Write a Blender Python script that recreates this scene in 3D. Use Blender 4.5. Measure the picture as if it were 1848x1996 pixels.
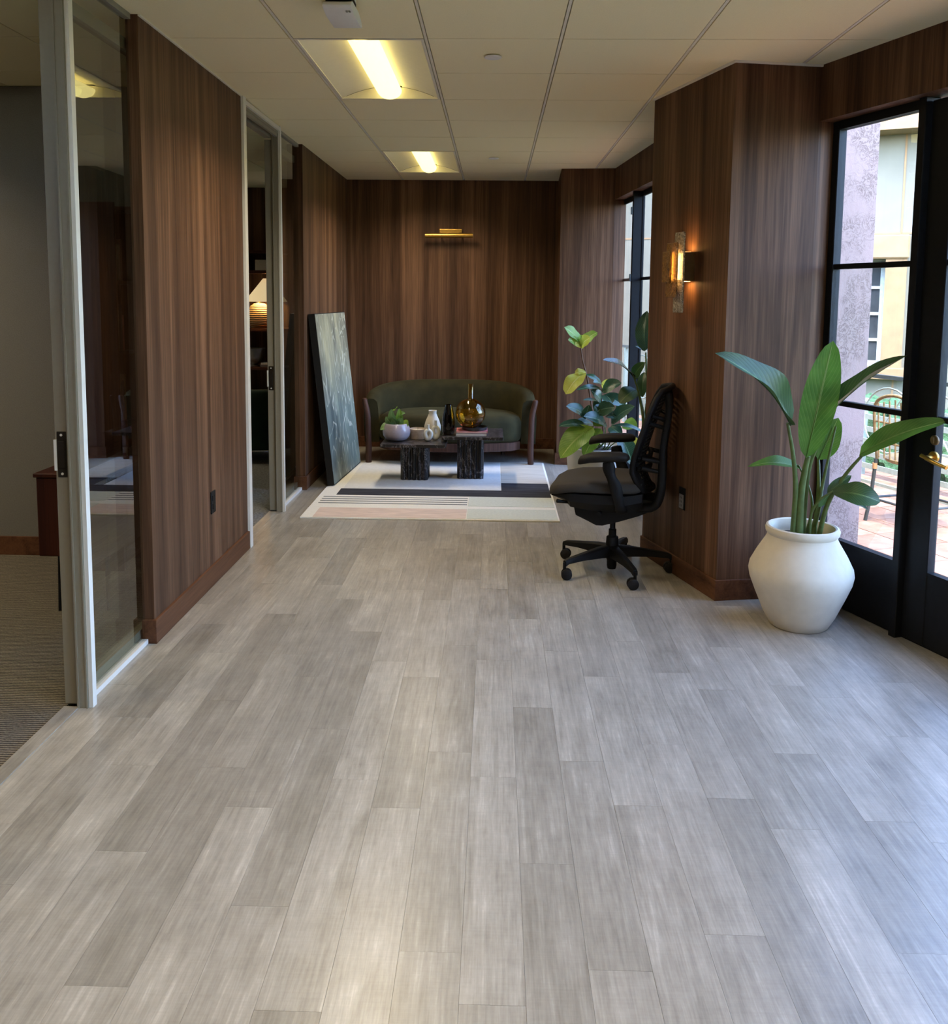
import bpy, bmesh, math, random
from mathutils import Vector, Matrix

for o in list(bpy.data.objects):
    bpy.data.objects.remove(o)
C = bpy.context.scene.collection
S = bpy.context.scene
V = Vector
R = math.radians
random.seed(7)

# ------------------------------------------------------------------ camera
W, H = 1848, 1996
FPX, PPX, PPY = 1695.1, 924.0, 748.9
PITCH, YAW, ROLL = 0.100612, -0.02327, 0.009518
CAMZ, ZC = 1.553, 2.707
EYE = V((0, 0, CAMZ))
_f = V((math.sin(YAW) * math.cos(PITCH), math.cos(YAW) * math.cos(PITCH), -math.sin(PITCH)))
_r0 = V((math.cos(YAW), -math.sin(YAW), 0))
_u0 = _r0.cross(_f)
_r = math.cos(ROLL) * _r0 + math.sin(ROLL) * _u0
_u = -math.sin(ROLL) * _r0 + math.cos(ROLL) * _u0
cam = bpy.data.cameras.new('camera')
camo = bpy.data.objects.new('camera', cam)
C.objects.link(camo)
m = Matrix((_r, _u, -_f)).transposed().to_4x4()
m.translation = EYE
camo.matrix_world = m
cam.sensor_fit = 'VERTICAL'
cam.sensor_height = 36.0
cam.sensor_width = 36.0 * W / H
cam.lens = FPX / H * 36.0
cam.shift_x = 0.0
cam.shift_y = -(H / 2 - PPY) / H
cam.clip_start = 0.05
S.camera = camo


def ray(x, y):
    return _f + _r * ((x - PPX) / FPX) - _u * ((y - PPY) / FPX)


def at(x, y, Y):                       # the point seen at pixel (x, y), Y metres into the room
    d = ray(x, y)
    return EYE + d * (Y / d.y)


def atz(x, y, z):                      # the point seen at pixel (x, y) on the level z
    d = ray(x, y)
    return EYE + d * ((z - CAMZ) / d.z)


# ------------------------------------------------------------------ world, sun, exposure
S.view_settings.view_transform = 'Standard'
S.view_settings.look = 'None'
S.view_settings.exposure = 0.0
S.view_settings.gamma = 1.0
S.view_settings.use_curve_mapping = False
SKY = 3.6
SUN = 4.0
LENS = 2.6
DOWN = 25.0
w = bpy.data.worlds.new('world')
S.world = w
w.use_nodes = True
nt = w.node_tree
bg = nt.nodes['Background']
sky = nt.nodes.new('ShaderNodeTexSky')
sky.sky_type = 'NISHITA'
sky.sun_disc = False
sky.sun_elevation = R(55)
sky.sun_rotation = R(200)
sky.air_density = 1.0
sky.dust_density = 1.5
tint = nt.nodes.new('ShaderNodeMix')
tint.data_type, tint.blend_type = 'RGBA', 'MULTIPLY'
tint.inputs[0].default_value = 1.0
tint.inputs[7].default_value = (0.88, 0.97, 1.18, 1)
nt.links.new(sky.outputs[0], tint.inputs[6])
nt.links.new(tint.outputs[2], bg.inputs[0])
bg.inputs[1].default_value = SKY
sl = bpy.data.lights.new('sun', 'SUN')
sl.energy = SUN
sl.color = (1.0, 0.93, 0.80)
sl.angle = R(0.6)
so = bpy.data.objects.new('sun', sl)
C.objects.link(so)
so.location = (-2, -5, 9)
so.rotation_euler = V((0.12, 0.30, -0.95)).to_track_quat('-Z', 'Y').to_euler()
try:
    S.cycles.use_denoising = True
    S.cycles.max_bounces = 12
    S.cycles.diffuse_bounces = 6
    S.cycles.glossy_bounces = 6
    S.cycles.transparent_max_bounces = 16
    S.cycles.sample_clamp_indirect = 6.0
    S.cycles.caustics_reflective = False
    S.cycles.caustics_refractive = False
except Exception:
    pass


# ------------------------------------------------------------------ materials
def srgb(r, g, b):
    f = lambda c: (c / 255 / 12.92) if c / 255 <= 0.04045 else ((c / 255 + 0.055) / 1.055) ** 2.4
    return (f(r), f(g), f(b), 1)


class NT:
    def __init__(s, name):
        s.m = bpy.data.materials.new(name)
        s.m.use_nodes = True
        s.t = s.m.node_tree
        s.b = s.t.nodes['Principled BSDF']
        s.out = s.t.nodes['Material Output']

    def n(s, kind, **kw):
        x = s.t.nodes.new(kind)
        for k, v in kw.items():
            if k in x.inputs.keys():
                x.inputs[k].default_value = v
            else:
                setattr(x, k, v)
        return x

    def l(s, a, b):
        s.t.links.new(a, b)

    def coord(s, scale=(1, 1, 1), out='Object', rnd=False):
        tc = s.n('ShaderNodeTexCoord')
        mp = s.n('ShaderNodeMapping')
        mp.inputs['Scale'].default_value = scale
        s.l(tc.outputs[out], mp.inputs['Vector'])
        if rnd:
            oi = s.n('ShaderNodeObjectInfo')
            mu = s.n('ShaderNodeVectorMath', operation='SCALE')
            mu.inputs[0].default_value = (37.0, 53.0, 91.0)
            s.l(oi.outputs['Random'], mu.inputs['Scale'])
            s.l(mu.outputs[0], mp.inputs['Location'])
        return mp.outputs[0]

    def noise(s, vec, scale=5, detail=4, rough=0.55, dist=0.0):
        x = s.n('ShaderNodeTexNoise')
        x.inputs['Scale'].default_value = scale
        x.inputs['Detail'].default_value = detail
        x.inputs['Roughness'].default_value = rough
        x.inputs['Distortion'].default_value = dist
        s.l(vec, x.inputs['Vector'])
        return x.outputs[0]

    def ramp(s, fac, stops):
        x = s.n('ShaderNodeValToRGB')
        e = x.color_ramp.elements
        while len(e) < len(stops):
            e.new(0.5)
        for i, (p, c) in enumerate(stops):
            e[i].position = p
            e[i].color = c if len(c) == 4 else (*c, 1)
        s.l(fac, x.inputs[0])
        return x.outputs[0]

    def mix(s, a, b, fac=0.5, mode='MIX'):
        x = s.n('ShaderNodeMix', data_type='RGBA', blend_type=mode)
        for sock, v in ((x.inputs[0], fac), (x.inputs[6], a), (x.inputs[7], b)):
            if hasattr(v, 'is_output'):
                s.l(v, sock)
            else:
                sock.default_value = v
        return x.outputs[2]

    def math(s, op, a, b=0.0):
        x = s.n('ShaderNodeMath', operation=op)
        for sock, v in ((x.inputs[0], a), (x.inputs[1], b)):
            if hasattr(v, 'is_output'):
                s.l(v, sock)
            else:
                sock.default_value = v
        return x.outputs[0]

    def color(s, c):
        if hasattr(c, 'is_output'):
            s.l(c, s.b.inputs['Base Color'])
        else:
            s.b.inputs['Base Color'].default_value = c

    def bump(s, h, strength=0.2, dist=0.01):
        x = s.n('ShaderNodeBump')
        x.inputs['Strength'].default_value = strength
        x.inputs['Distance'].default_value = dist
        s.l(h, x.inputs['Height'])
        s.l(x.outputs[0], s.b.inputs['Normal'])

    def set(s, **kw):
        for k, v in kw.items():
            s.b.inputs[k].default_value = v
        return s


def plain(name, c, rough=0.5, metal=0.0, var=0.12, scale=30, bump=0.05, spec=0.5, stretch=(1, 1, 1), **kw):
    t = NT(name)
    f = t.noise(t.coord(stretch), scale, 3)
    d = tuple(max(0, x * (1 - var)) for x in c[:3]) + (1,)
    e = tuple(min(1, x * (1 + var)) for x in c[:3]) + (1,)
    t.color(t.ramp(f, [(0.3, d), (0.7, e)]))
    t.set(Roughness=rough, Metallic=metal)
    t.b.inputs['Specular IOR Level'].default_value = spec
    if bump:
        t.bump(f, bump, 0.005)
    for k, v in kw.items():
        t.b.inputs[k].default_value = v
    return t.m


def wood(name, dark, mid, light, rough=0.55, scale=1.0, axis='z', spec=0.18, rnd=False):
    t = NT(name)
    sc = {'z': (9, 9, 0.22), 'y': (9, 0.3, 9), 'x': (0.3, 9, 9)}[axis]
    sc = tuple(k * scale for k in sc)
    v = t.coord(sc, rnd=rnd)
    a = t.noise(v, 1.6, 5, 0.6, 0.6)
    sc2 = tuple(k * 7 for k in sc)
    b = t.noise(t.coord(sc2, rnd=rnd), 2.2, 3, 0.6)
    f = t.math('ADD', t.math('MULTIPLY', a, 0.72), t.math('MULTIPLY', b, 0.28))
    t.color(t.ramp(f, [(0.32, dark), (0.5, mid), (0.68, light)]))
    t.set(Roughness=rough)
    t.b.inputs['Specular IOR Level'].default_value = spec
    t.bump(b, 0.06, 0.003)
    return t.m


M = {}
M['walnut'] = wood('walnut panelling', srgb(50, 32, 22), srgb(88, 62, 44), srgb(128, 95, 71), scale=0.75)
M['walnut_base'] = wood('walnut base strip', srgb(60, 36, 22), srgb(92, 60, 40), srgb(112, 76, 52), axis='y', scale=0.8)
M['dark_walnut'] = wood('dark sofa walnut', srgb(44, 28, 22), srgb(70, 46, 36), srgb(92, 64, 52), scale=2.5)
M['mahogany'] = wood('mahogany', srgb(38, 15, 9), srgb(56, 23, 14), srgb(72, 33, 20), scale=1.0)
M['shelf_wood'] = wood('shelf wood', srgb(44, 24, 16), srgb(70, 40, 28), srgb(90, 54, 40), axis='x')

t = NT('grey oak plank')
a = t.noise(t.coord((13, 0.9, 1), rnd=True), 1.4, 6, 0.62, 1.6)
b = t.noise(t.coord((85, 4.5, 1), rnd=True), 1.6, 3, 0.6)
c = t.noise(t.coord((3.2, 2.6, 1), rnd=True), 1.7, 5, 0.75)
d = t.noise(t.coord((6, 130, 1), rnd=True), 1.5, 2, 0.5)         # faint saw marks across the board
f = t.math('ADD', t.math('ADD', t.math('MULTIPLY', a, 0.36), t.math('MULTIPLY', b, 0.26)), t.math('ADD', t.math('MULTIPLY', c, 0.32), t.math('MULTIPLY', d, 0.06)))
col = t.ramp(f, [(0.32, srgb(114, 109, 100)), (0.47, srgb(151, 146, 135)), (0.56, srgb(168, 163, 152)), (0.70, srgb(208, 204, 194))])
oi = t.n('ShaderNodeObjectInfo')
tone = t.ramp(oi.outputs['Random'], [(0.0, (0.80, 0.795, 0.79, 1)), (0.5, (0.95, 0.945, 0.94, 1)), (1.0, (1.08, 1.08, 1.08, 1))])
t.color(t.mix(col, tone, 1.0, 'MULTIPLY'))
t.set(Roughness=0.32)
t.b.inputs['Specular IOR Level'].default_value = 0.7
t.b.inputs['Coat Weight'].default_value = 0.25
t.b.inputs['Coat Roughness'].default_value = 0.3
t.bump(b, 0.10, 0.002)
M['plank'] = t.m

M['subfloor'] = plain('dark joint', srgb(128, 120, 110), 0.9)
M['tile'] = plain('ceiling tile', srgb(246, 236, 198), 0.95, var=0.02, scale=180, bump=0.15, spec=0.1)
M['tee'] = plain('ceiling tee', srgb(228, 222, 206), 0.6, var=0.02)
M['plenum'] = plain('plenum', srgb(70, 66, 58), 0.95)
M['alu'] = plain('warm grey aluminium', srgb(140, 134, 118), 0.5, 0.1, var=0.03, scale=60, bump=0.0)
M['alu_bright'] = plain('bright aluminium edge', srgb(226, 224, 216), 0.35, 0.1, var=0.02, bump=0.0)
M['black_frame'] = plain('black steel', srgb(18, 19, 21), 0.55, 0.0, var=0.2, scale=40, bump=0.02, spec=0.2)
M['black_plastic'] = plain('black plastic', srgb(11, 11, 12), 0.6, var=0.1, scale=200, bump=0.05, spec=0.25)
M['black_rubber'] = plain('black rubber', srgb(20, 18, 17), 0.65, spec=0.3)
M['grey_plastic'] = plain('grey plastic', srgb(128, 126, 124), 0.5)
M['white_plastic'] = plain('white plastic', srgb(228, 226, 222), 0.5, var=0.02)
M['brass'] = plain('brushed brass', srgb(206, 164, 84), 0.34, 0.95, var=0.08, scale=120, stretch=(1, 40, 1))
M['bronze'] = plain('dark bronze', srgb(112, 90, 58), 0.5, 0.25)
M['dark_bronze'] = plain('black bronze pull', srgb(44, 38, 30), 0.45, 0.5)
M['white_pot'] = plain('matte white clay', srgb(214, 204, 184), 0.85, var=0.05, scale=14, bump=0.12)
M['grey_pot'] = plain('pale stone pot', srgb(206, 203, 196), 0.8, var=0.05, scale=10)
M['soil'] = plain('dark soil', srgb(50, 42, 36), 1.0, var=0.5, scale=60, bump=0.8)
M['velvet'] = plain('dark olive velvet', srgb(46, 42, 22), 0.9, var=0.25, scale=9, bump=0.05, spec=0.2)
NTv = M['velvet'].node_tree.nodes['Principled BSDF']
NTv.inputs['Sheen Weight'].default_value = 0.28
NTv.inputs['Sheen Tint'].default_value = srgb(128, 120, 76)
NTv.inputs['Sheen Roughness'].default_value = 0.35
M['green_velvet'] = plain('bottle green velvet', srgb(16, 46, 36), 0.9, var=0.3, scale=9)
M['canvas_edge'] = plain('black canvas edge', srgb(16, 17, 17), 0.8)
M['grey_fabric'] = plain('grey wall fabric', srgb(118, 116, 110), 0.95, var=0.16, scale=260, bump=0.2, spec=0.1)
M['plaster'] = plain('pale plaster', srgb(190, 184, 172), 0.9)
M['chair_fabric'] = plain('charcoal seat fabric', srgb(50, 46, 42), 0.85, var=0.15, scale=400, bump=0.2)
M['lilac_glaze'] = plain('lilac glaze', srgb(166, 156, 164), 0.22, var=0.1, scale=22, bump=0.02)
M['cream_ceramic'] = plain('cream ceramic', srgb(214, 206, 190), 0.5, var=0.06, scale=20)
M['stone_bowl'] = plain('mottled stone bowl', srgb(176, 160, 142), 0.6, var=0.2, scale=25)
M['white_glaze'] = plain('white glaze', srgb(224, 226, 220), 0.22, var=0.03)
M['paper'] = plain('paper', srgb(226, 222, 214), 0.8, var=0.06, scale=300, stretch=(0.1, 0.1, 4))
M['book_grey'] = plain('grey cover', srgb(118, 110, 110), 0.5)
M['book_pink'] = plain('pink cover', srgb(206, 120, 126), 0.5)
M['book_black'] = plain('black cover', srgb(34, 32, 34), 0.4)
M['brown_stem'] = plain('brown stem', srgb(92, 66, 46), 0.8, var=0.3, scale=50)
M['green_stem'] = plain('green stem', srgb(84, 104, 52), 0.5, var=0.2, scale=30)
M['ext_dark'] = plain('dark iron', srgb(58, 62, 58), 0.5)
M['ext_white'] = plain('pale painted iron', srgb(140, 148, 134), 0.5)
M['bamboo'] = plain('bamboo', srgb(140, 112, 70), 0.5, var=0.3, scale=60)
M['copper'] = plain('tan cane wrap', srgb(196, 146, 96), 0.5)
M['ext_wall'] = plain('cream render', srgb(106, 101, 88), 0.95, var=0.06, scale=2.5, bump=0.3, spec=0.1)
M['ext_trim'] = plain('ochre stone trim', srgb(128, 98, 66), 0.9, var=0.12, scale=6)
M['ext_frame'] = plain('white sash', srgb(170, 170, 160), 0.6)
M['ext_dark_glass'] = plain('dark window glass', srgb(60, 62, 62), 0.1, var=0.2, scale=5)
M['lamp_shade'] = plain('cream lamp shade', srgb(236, 222, 190), 0.9, var=0.03, **{'Emission Color': srgb(255, 226, 170), 'Emission Strength': 0.55})
M['pewter'] = plain('pewter', srgb(150, 150, 146), 0.35, 0.8)
M['white_line'] = plain('ivory rug pile', srgb(222, 219, 208), 0.98, var=0.06, scale=140, bump=0.3, spec=0.05)
M['rug_dark'] = plain('charcoal rug pile', srgb(62, 62, 66), 0.98, var=0.28, scale=16, bump=0.3, spec=0.05, stretch=(0.3, 2, 1))
M['rug_pink'] = plain('blush rug pile', srgb(208, 188, 174), 0.98, var=0.12, scale=14, bump=0.3, spec=0.05, stretch=(0.5, 2, 1))
M['rug_sage'] = plain('pale sage rug pile', srgb(198, 202, 190), 0.98, var=0.06, scale=60, bump=0.3, spec=0.05)
M['rug_beige'] = plain('beige rug pile', srgb(186, 178, 164), 0.98, var=0.16, scale=18, bump=0.3, spec=0.05, stretch=(0.3, 5, 1))
M['rug_grey'] = plain('pale grey rug pile', srgb(208, 207, 203), 0.98, var=0.05, scale=40, bump=0.3, spec=0.05)
M['rug_line'] = plain('grey rug stripe', srgb(128, 130, 128), 0.98, var=0.1, scale=60, bump=0.3, spec=0.05)

t = NT('ribbed office carpet')
v = t.coord((1, 1, 1))
wv = t.n('ShaderNodeTexWave', wave_type='BANDS', bands_direction='Y')
wv.inputs['Scale'].default_value = 22
wv.inputs['Distortion'].default_value = 1.6
wv.inputs['Detail'].default_value = 2
wv.inputs['Detail Scale'].default_value = 3
t.l(v, wv.inputs['Vector'])
nz = t.noise(v, 160, 3)
t.color(t.mix(t.ramp(wv.outputs[1], [(0.1, srgb(58, 52, 46)), (0.6, srgb(112, 104, 92)), (0.9, srgb(140, 132, 116))]),
              t.ramp(nz, [(0.3, (0.62, 0.62, 0.62, 1)), (0.7, (1.15, 1.15, 1.12, 1))]), 1.0, 'MULTIPLY'))
t.bump(wv.outputs[1], 0.6, 0.008)
t.set(Roughness=0.98)
M['carpet'] = t.m

t = NT('grey office carpet')
nz = t.noise(t.coord((1, 1, 1)), 60, 4, 0.7)
t.color(t.ramp(nz, [(0.3, srgb(84, 84, 84)), (0.7, srgb(150, 150, 148))]))
t.bump(nz, 0.6, 0.008)
t.set(Roughness=0.98)
M['carpet_grey'] = t.m

t = NT('black veined marble')
v = t.coord((1, 1, 1))
n1 = t.noise(t.coord((1, 1, 0.45)), 10, 6, 0.7, 1.0)
vein = t.math('ABSOLUTE', t.math('SUBTRACT', n1, 0.5))
t.color(t.ramp(vein, [(0.0, srgb(158, 150, 148)), (0.009, srgb(70, 64, 66)), (0.028, srgb(16, 15, 17)), (0.3, srgb(26, 25, 27))]))
t.set(Roughness=0.28)
M['marble'] = t.m

t = NT('abstract painting')
n1 = t.noise(t.coord((1, 1.3, 0.55)), 2.6, 5, 0.55, 0.9)
n2 = t.noise(t.coord((1, 2.4, 0.75)), 1.5, 2, 0.45, 2.8)
n3 = t.noise(t.coord((1, 9, 1.3)), 3, 4, 0.6, 0.5)
st = t.math('ABSOLUTE', t.math('SUBTRACT', n2, 0.52))
hz = t.n('ShaderNodeSeparateXYZ')
t.l(t.coord((1, 1, 1)), hz.inputs[0])
warm = t.ramp(hz.outputs[2], [(0.2, srgb(104, 118, 112)), (0.55, srgb(118, 130, 122)), (1.0, srgb(142, 140, 120))])
base = t.mix(warm, t.ramp(n1, [(0.30, (0.45, 0.48, 0.55, 1)), (0.48, (0.9, 0.92, 0.95, 1)), (0.70, (1.45, 1.42, 1.32, 1))]), 1.0, 'MULTIPLY')
base = t.mix(base, t.ramp(n3, [(0.3, (0.8, 0.8, 0.82, 1)), (0.7, (1.15, 1.15, 1.12, 1))]), 1.0, 'MULTIPLY')
mk = t.ramp(st, [(0.0, (1, 1, 1, 1)), (0.012, (0.6, 0.6, 0.6, 1)), (0.024, (0, 0, 0, 1))])
t.color(t.mix(base, srgb(196, 198, 184), t.math('MULTIPLY', mk, 0.75)))
t.bump(n2, 0.3, 0.004)
t.set(Roughness=0.5)
M['painting'] = t.m

t = NT('pink stucco')
v = t.coord((1, 1, 1))
n1 = t.noise(v, 3.2, 5, 0.6)
n2 = t.noise(v, 17, 5, 0.7, 2.0)
ck = t.math('ABSOLUTE', t.math('SUBTRACT', n2, 0.5))
mask = t.ramp(n1, [(0.46, (0, 0, 0, 1)), (0.54, (1, 1, 1, 1))])
line = t.ramp(ck, [(0.0, (1, 1, 1, 1)), (0.05, (0, 0, 0, 1))])
fac = t.math('MULTIPLY', t.math('MULTIPLY', mask, line), 0.85)
t.color(t.mix(t.ramp(n1, [(0.3, srgb(120, 102, 98)), (0.7, srgb(113, 100, 93))]), srgb(64, 49, 47), fac))
t.bump(n2, 0.4, 0.01)
t.set(Roughness=0.95)
M['stucco'] = t.m

t = NT('terracotta paver')
oi = t.n('ShaderNodeObjectInfo')
n1 = t.noise(t.coord((1, 1, 1), rnd=True), 9, 4, 0.6)
t.color(t.mix(t.ramp(n1, [(0.3, srgb(142, 98, 70)), (0.7, srgb(174, 132, 102))]),
              t.ramp(oi.outputs['Random'], [(0, (0.82, 0.8, 0.8, 1)), (1, (1.1, 1.1, 1.12, 1))]), 1, 'MULTIPLY'))
t.set(Roughness=0.8)
M['terracotta'] = t.m
M['grout'] = plain('pale grout', srgb(130, 112, 96), 0.95)

t = NT('clipped hedge')
n1 = t.noise(t.coord((1, 1, 1)), 16, 5, 0.7)
t.color(t.ramp(n1, [(0.3, srgb(40, 72, 42)), (0.7, srgb(84, 120, 78))]))
t.bump(n1, 1.0, 0.05)
t.set(Roughness=0.9)
M['hedge'] = t.m

t = NT('woven rattan')
v = t.coord((1, 1, 1))
wv = t.n('ShaderNodeTexWave', wave_type='BANDS', bands_direction='Z')
wv.inputs['Scale'].default_value = 14
wv.inputs['Distortion'].default_value = 0.6
t.l(v, wv.inputs['Vector'])
t.color(t.ramp(wv.outputs[1], [(0.2, srgb(74, 56, 36)), (0.6, srgb(196, 160, 108))]))
t.bump(wv.outputs[1], 0.8, 0.01)
t.set(Roughness=0.8)
M['rattan'] = t.m


def glass(name, tint, ior=1.5, refl=1.0, rough=0.0, trans_tint=None):
    """A pane: clear transmission with a Fresnel reflection on both faces."""
    t = NT(name)
    t.t.nodes.remove(t.b)
    tr = t.n('ShaderNodeBsdfTransparent')
    tr.inputs[0].default_value = tint
    gl = t.n('ShaderNodeBsdfGlossy')
    gl.inputs['Roughness'].default_value = rough
    fr = t.n('ShaderNodeFresnel')
    fr.inputs[0].default_value = ior
    nz = t.noise(t.coord((1, 1, 1)), 1.5, 2)
    geo = t.n('ShaderNodeNewGeometry')
    front = t.math('SUBTRACT', 1.0, geo.outputs['Backfacing'])
    f2 = t.math('MULTIPLY', t.math('MULTIPLY', fr.outputs[0], front), t.math('ADD', t.math('MULTIPLY', nz, 0.04), refl))
    mx = t.n('ShaderNodeMixShader')
    t.l(f2, mx.inputs[0])
    t.l(tr.outputs[0], mx.inputs[1])
    t.l(gl.outputs[0], mx.inputs[2])
    t.l(mx.outputs[0], t.out.inputs[0])
    return t.m


M['pane'] = glass('window pane', (0.975, 0.99, 0.98, 1), 1.5, 1.5)
M['tinted_pane'] = glass('office glass', (0.86, 0.885, 0.85, 1), 1.6, 1.7)


def solid_glass(name, tint, rough=0.0, bump=0.0, dens=None):
    t = NT(name)
    t.set(Roughness=rough, IOR=1.5)
    t.b.inputs['Transmission Weight'].default_value = 1.0 if not bump else 0.62
    nz = t.noise(t.coord((1, 1, 1)), 95 if bump else 70, 3, 0.6, 1.2)
    lo_ = 0.30 if bump else 0.93
    t.color(t.ramp(nz, [(0.38, tuple(k * lo_ for k in tint[:3]) + (1,)), (0.60, tint)]))
    if bump:
        t.bump(nz, bump, 0.004)
    return t.m


M['amber_glass'] = solid_glass('amber glass', srgb(240, 204, 110))
M['smoke_glass'] = solid_glass('smoked glass', srgb(70, 66, 70))
M['clear_rough'] = solid_glass('seeded clear glass', srgb(252, 238, 208), 0.12, 1.0)
M['amber_rough'] = solid_glass('seeded amber glass', srgb(224, 164, 92), 0.12, 1.0)


def emit(name, c, s):
    t = NT(name)
    t.b.inputs['Emission Color'].default_value = c
    t.b.inputs['Emission Strength'].default_value = s
    nz = t.noise(t.coord((1, 1, 1)), 3, 2)
    t.color(t.ramp(nz, [(0.3, srgb(250, 244, 220)), (0.7, srgb(255, 250, 230))]))
    return t.m


M['lens'] = emit('lit lens', (1.0, 0.86, 0.30, 1), LENS)
M['bulb'] = emit('lit filament bar', (1.0, 0.62, 0.20, 1), 75.0)


def leafmat(name, c1, c2, rib, rough=0.35, trans=0.3, spec=0.5):
    t = NT(name)
    uv = t.n('ShaderNodeUVMap')
    sep = t.n('ShaderNodeSeparateXYZ')
    t.l(uv.outputs[0], sep.inputs[0])
    ab = t.math('ABSOLUTE', t.math('SUBTRACT', sep.outputs[1], 0.5))
    sl_ = t.math('SUBTRACT', t.math('MULTIPLY', sep.outputs[0], 14.0), t.math('MULTIPLY', ab, 9.0))
    vein = t.math('ABSOLUTE', t.math('SUBTRACT', t.math('FRACT', sl_), 0.5))
    nz = t.noise(t.coord((1, 1, 1), rnd=True), 8, 3)
    col = t.ramp(nz, [(0.3, c1), (0.7, c2)])
    col = t.mix(col, rib, t.ramp(vein, [(0.40, (0, 0, 0, 1)), (0.5, (0.3, 0.3, 0.3, 1))]))
    col = t.mix(col, rib, t.ramp(ab, [(0.012, (1, 1, 1, 1)), (0.035, (0, 0, 0, 1))]))
    t.color(col)
    t.set(Roughness=rough)
    t.b.inputs['Specular IOR Level'].default_value = spec
    t.bump(vein, 0.25, 0.003)
    tl = t.n('ShaderNodeBsdfTranslucent')
    t.l(col, tl.inputs[0])
    mx = t.n('ShaderNodeMixShader')
    mx.inputs[0].default_value = trans
    t.l(t.b.outputs[0], mx.inputs[1])
    t.l(tl.outputs[0], mx.inputs[2])
    t.l(mx.outputs[0], t.out.inputs[0])
    return t.m


M['leaf_bop'] = leafmat('paddle leaf', srgb(70, 110, 36), srgb(100, 142, 54), srgb(160, 184, 104), 0.42, 0.42)
M['leaf_bop_dark'] = leafmat('dark paddle leaf', srgb(38, 66, 30), srgb(60, 92, 42), srgb(120, 146, 84), 0.38, 0.2)
M['leaf_rubber'] = leafmat('glossy dark leaf', srgb(34, 64, 44), srgb(58, 92, 62), srgb(130, 160, 120), 0.25, 0.18)
M['leaf_fresh'] = leafmat('fresh green leaf', srgb(96, 134, 40), srgb(140, 172, 66), srgb(206, 214, 130), 0.4, 0.4)
M['leaf_yellow'] = leafmat('yellow green leaf', srgb(160, 158, 44), srgb(190, 182, 70), srgb(222, 212, 130), 0.45, 0.45)
M['leaf_mint'] = leafmat('small green leaf', srgb(76, 116, 62), srgb(120, 156, 96), srgb(170, 196, 140), 0.45)


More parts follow.
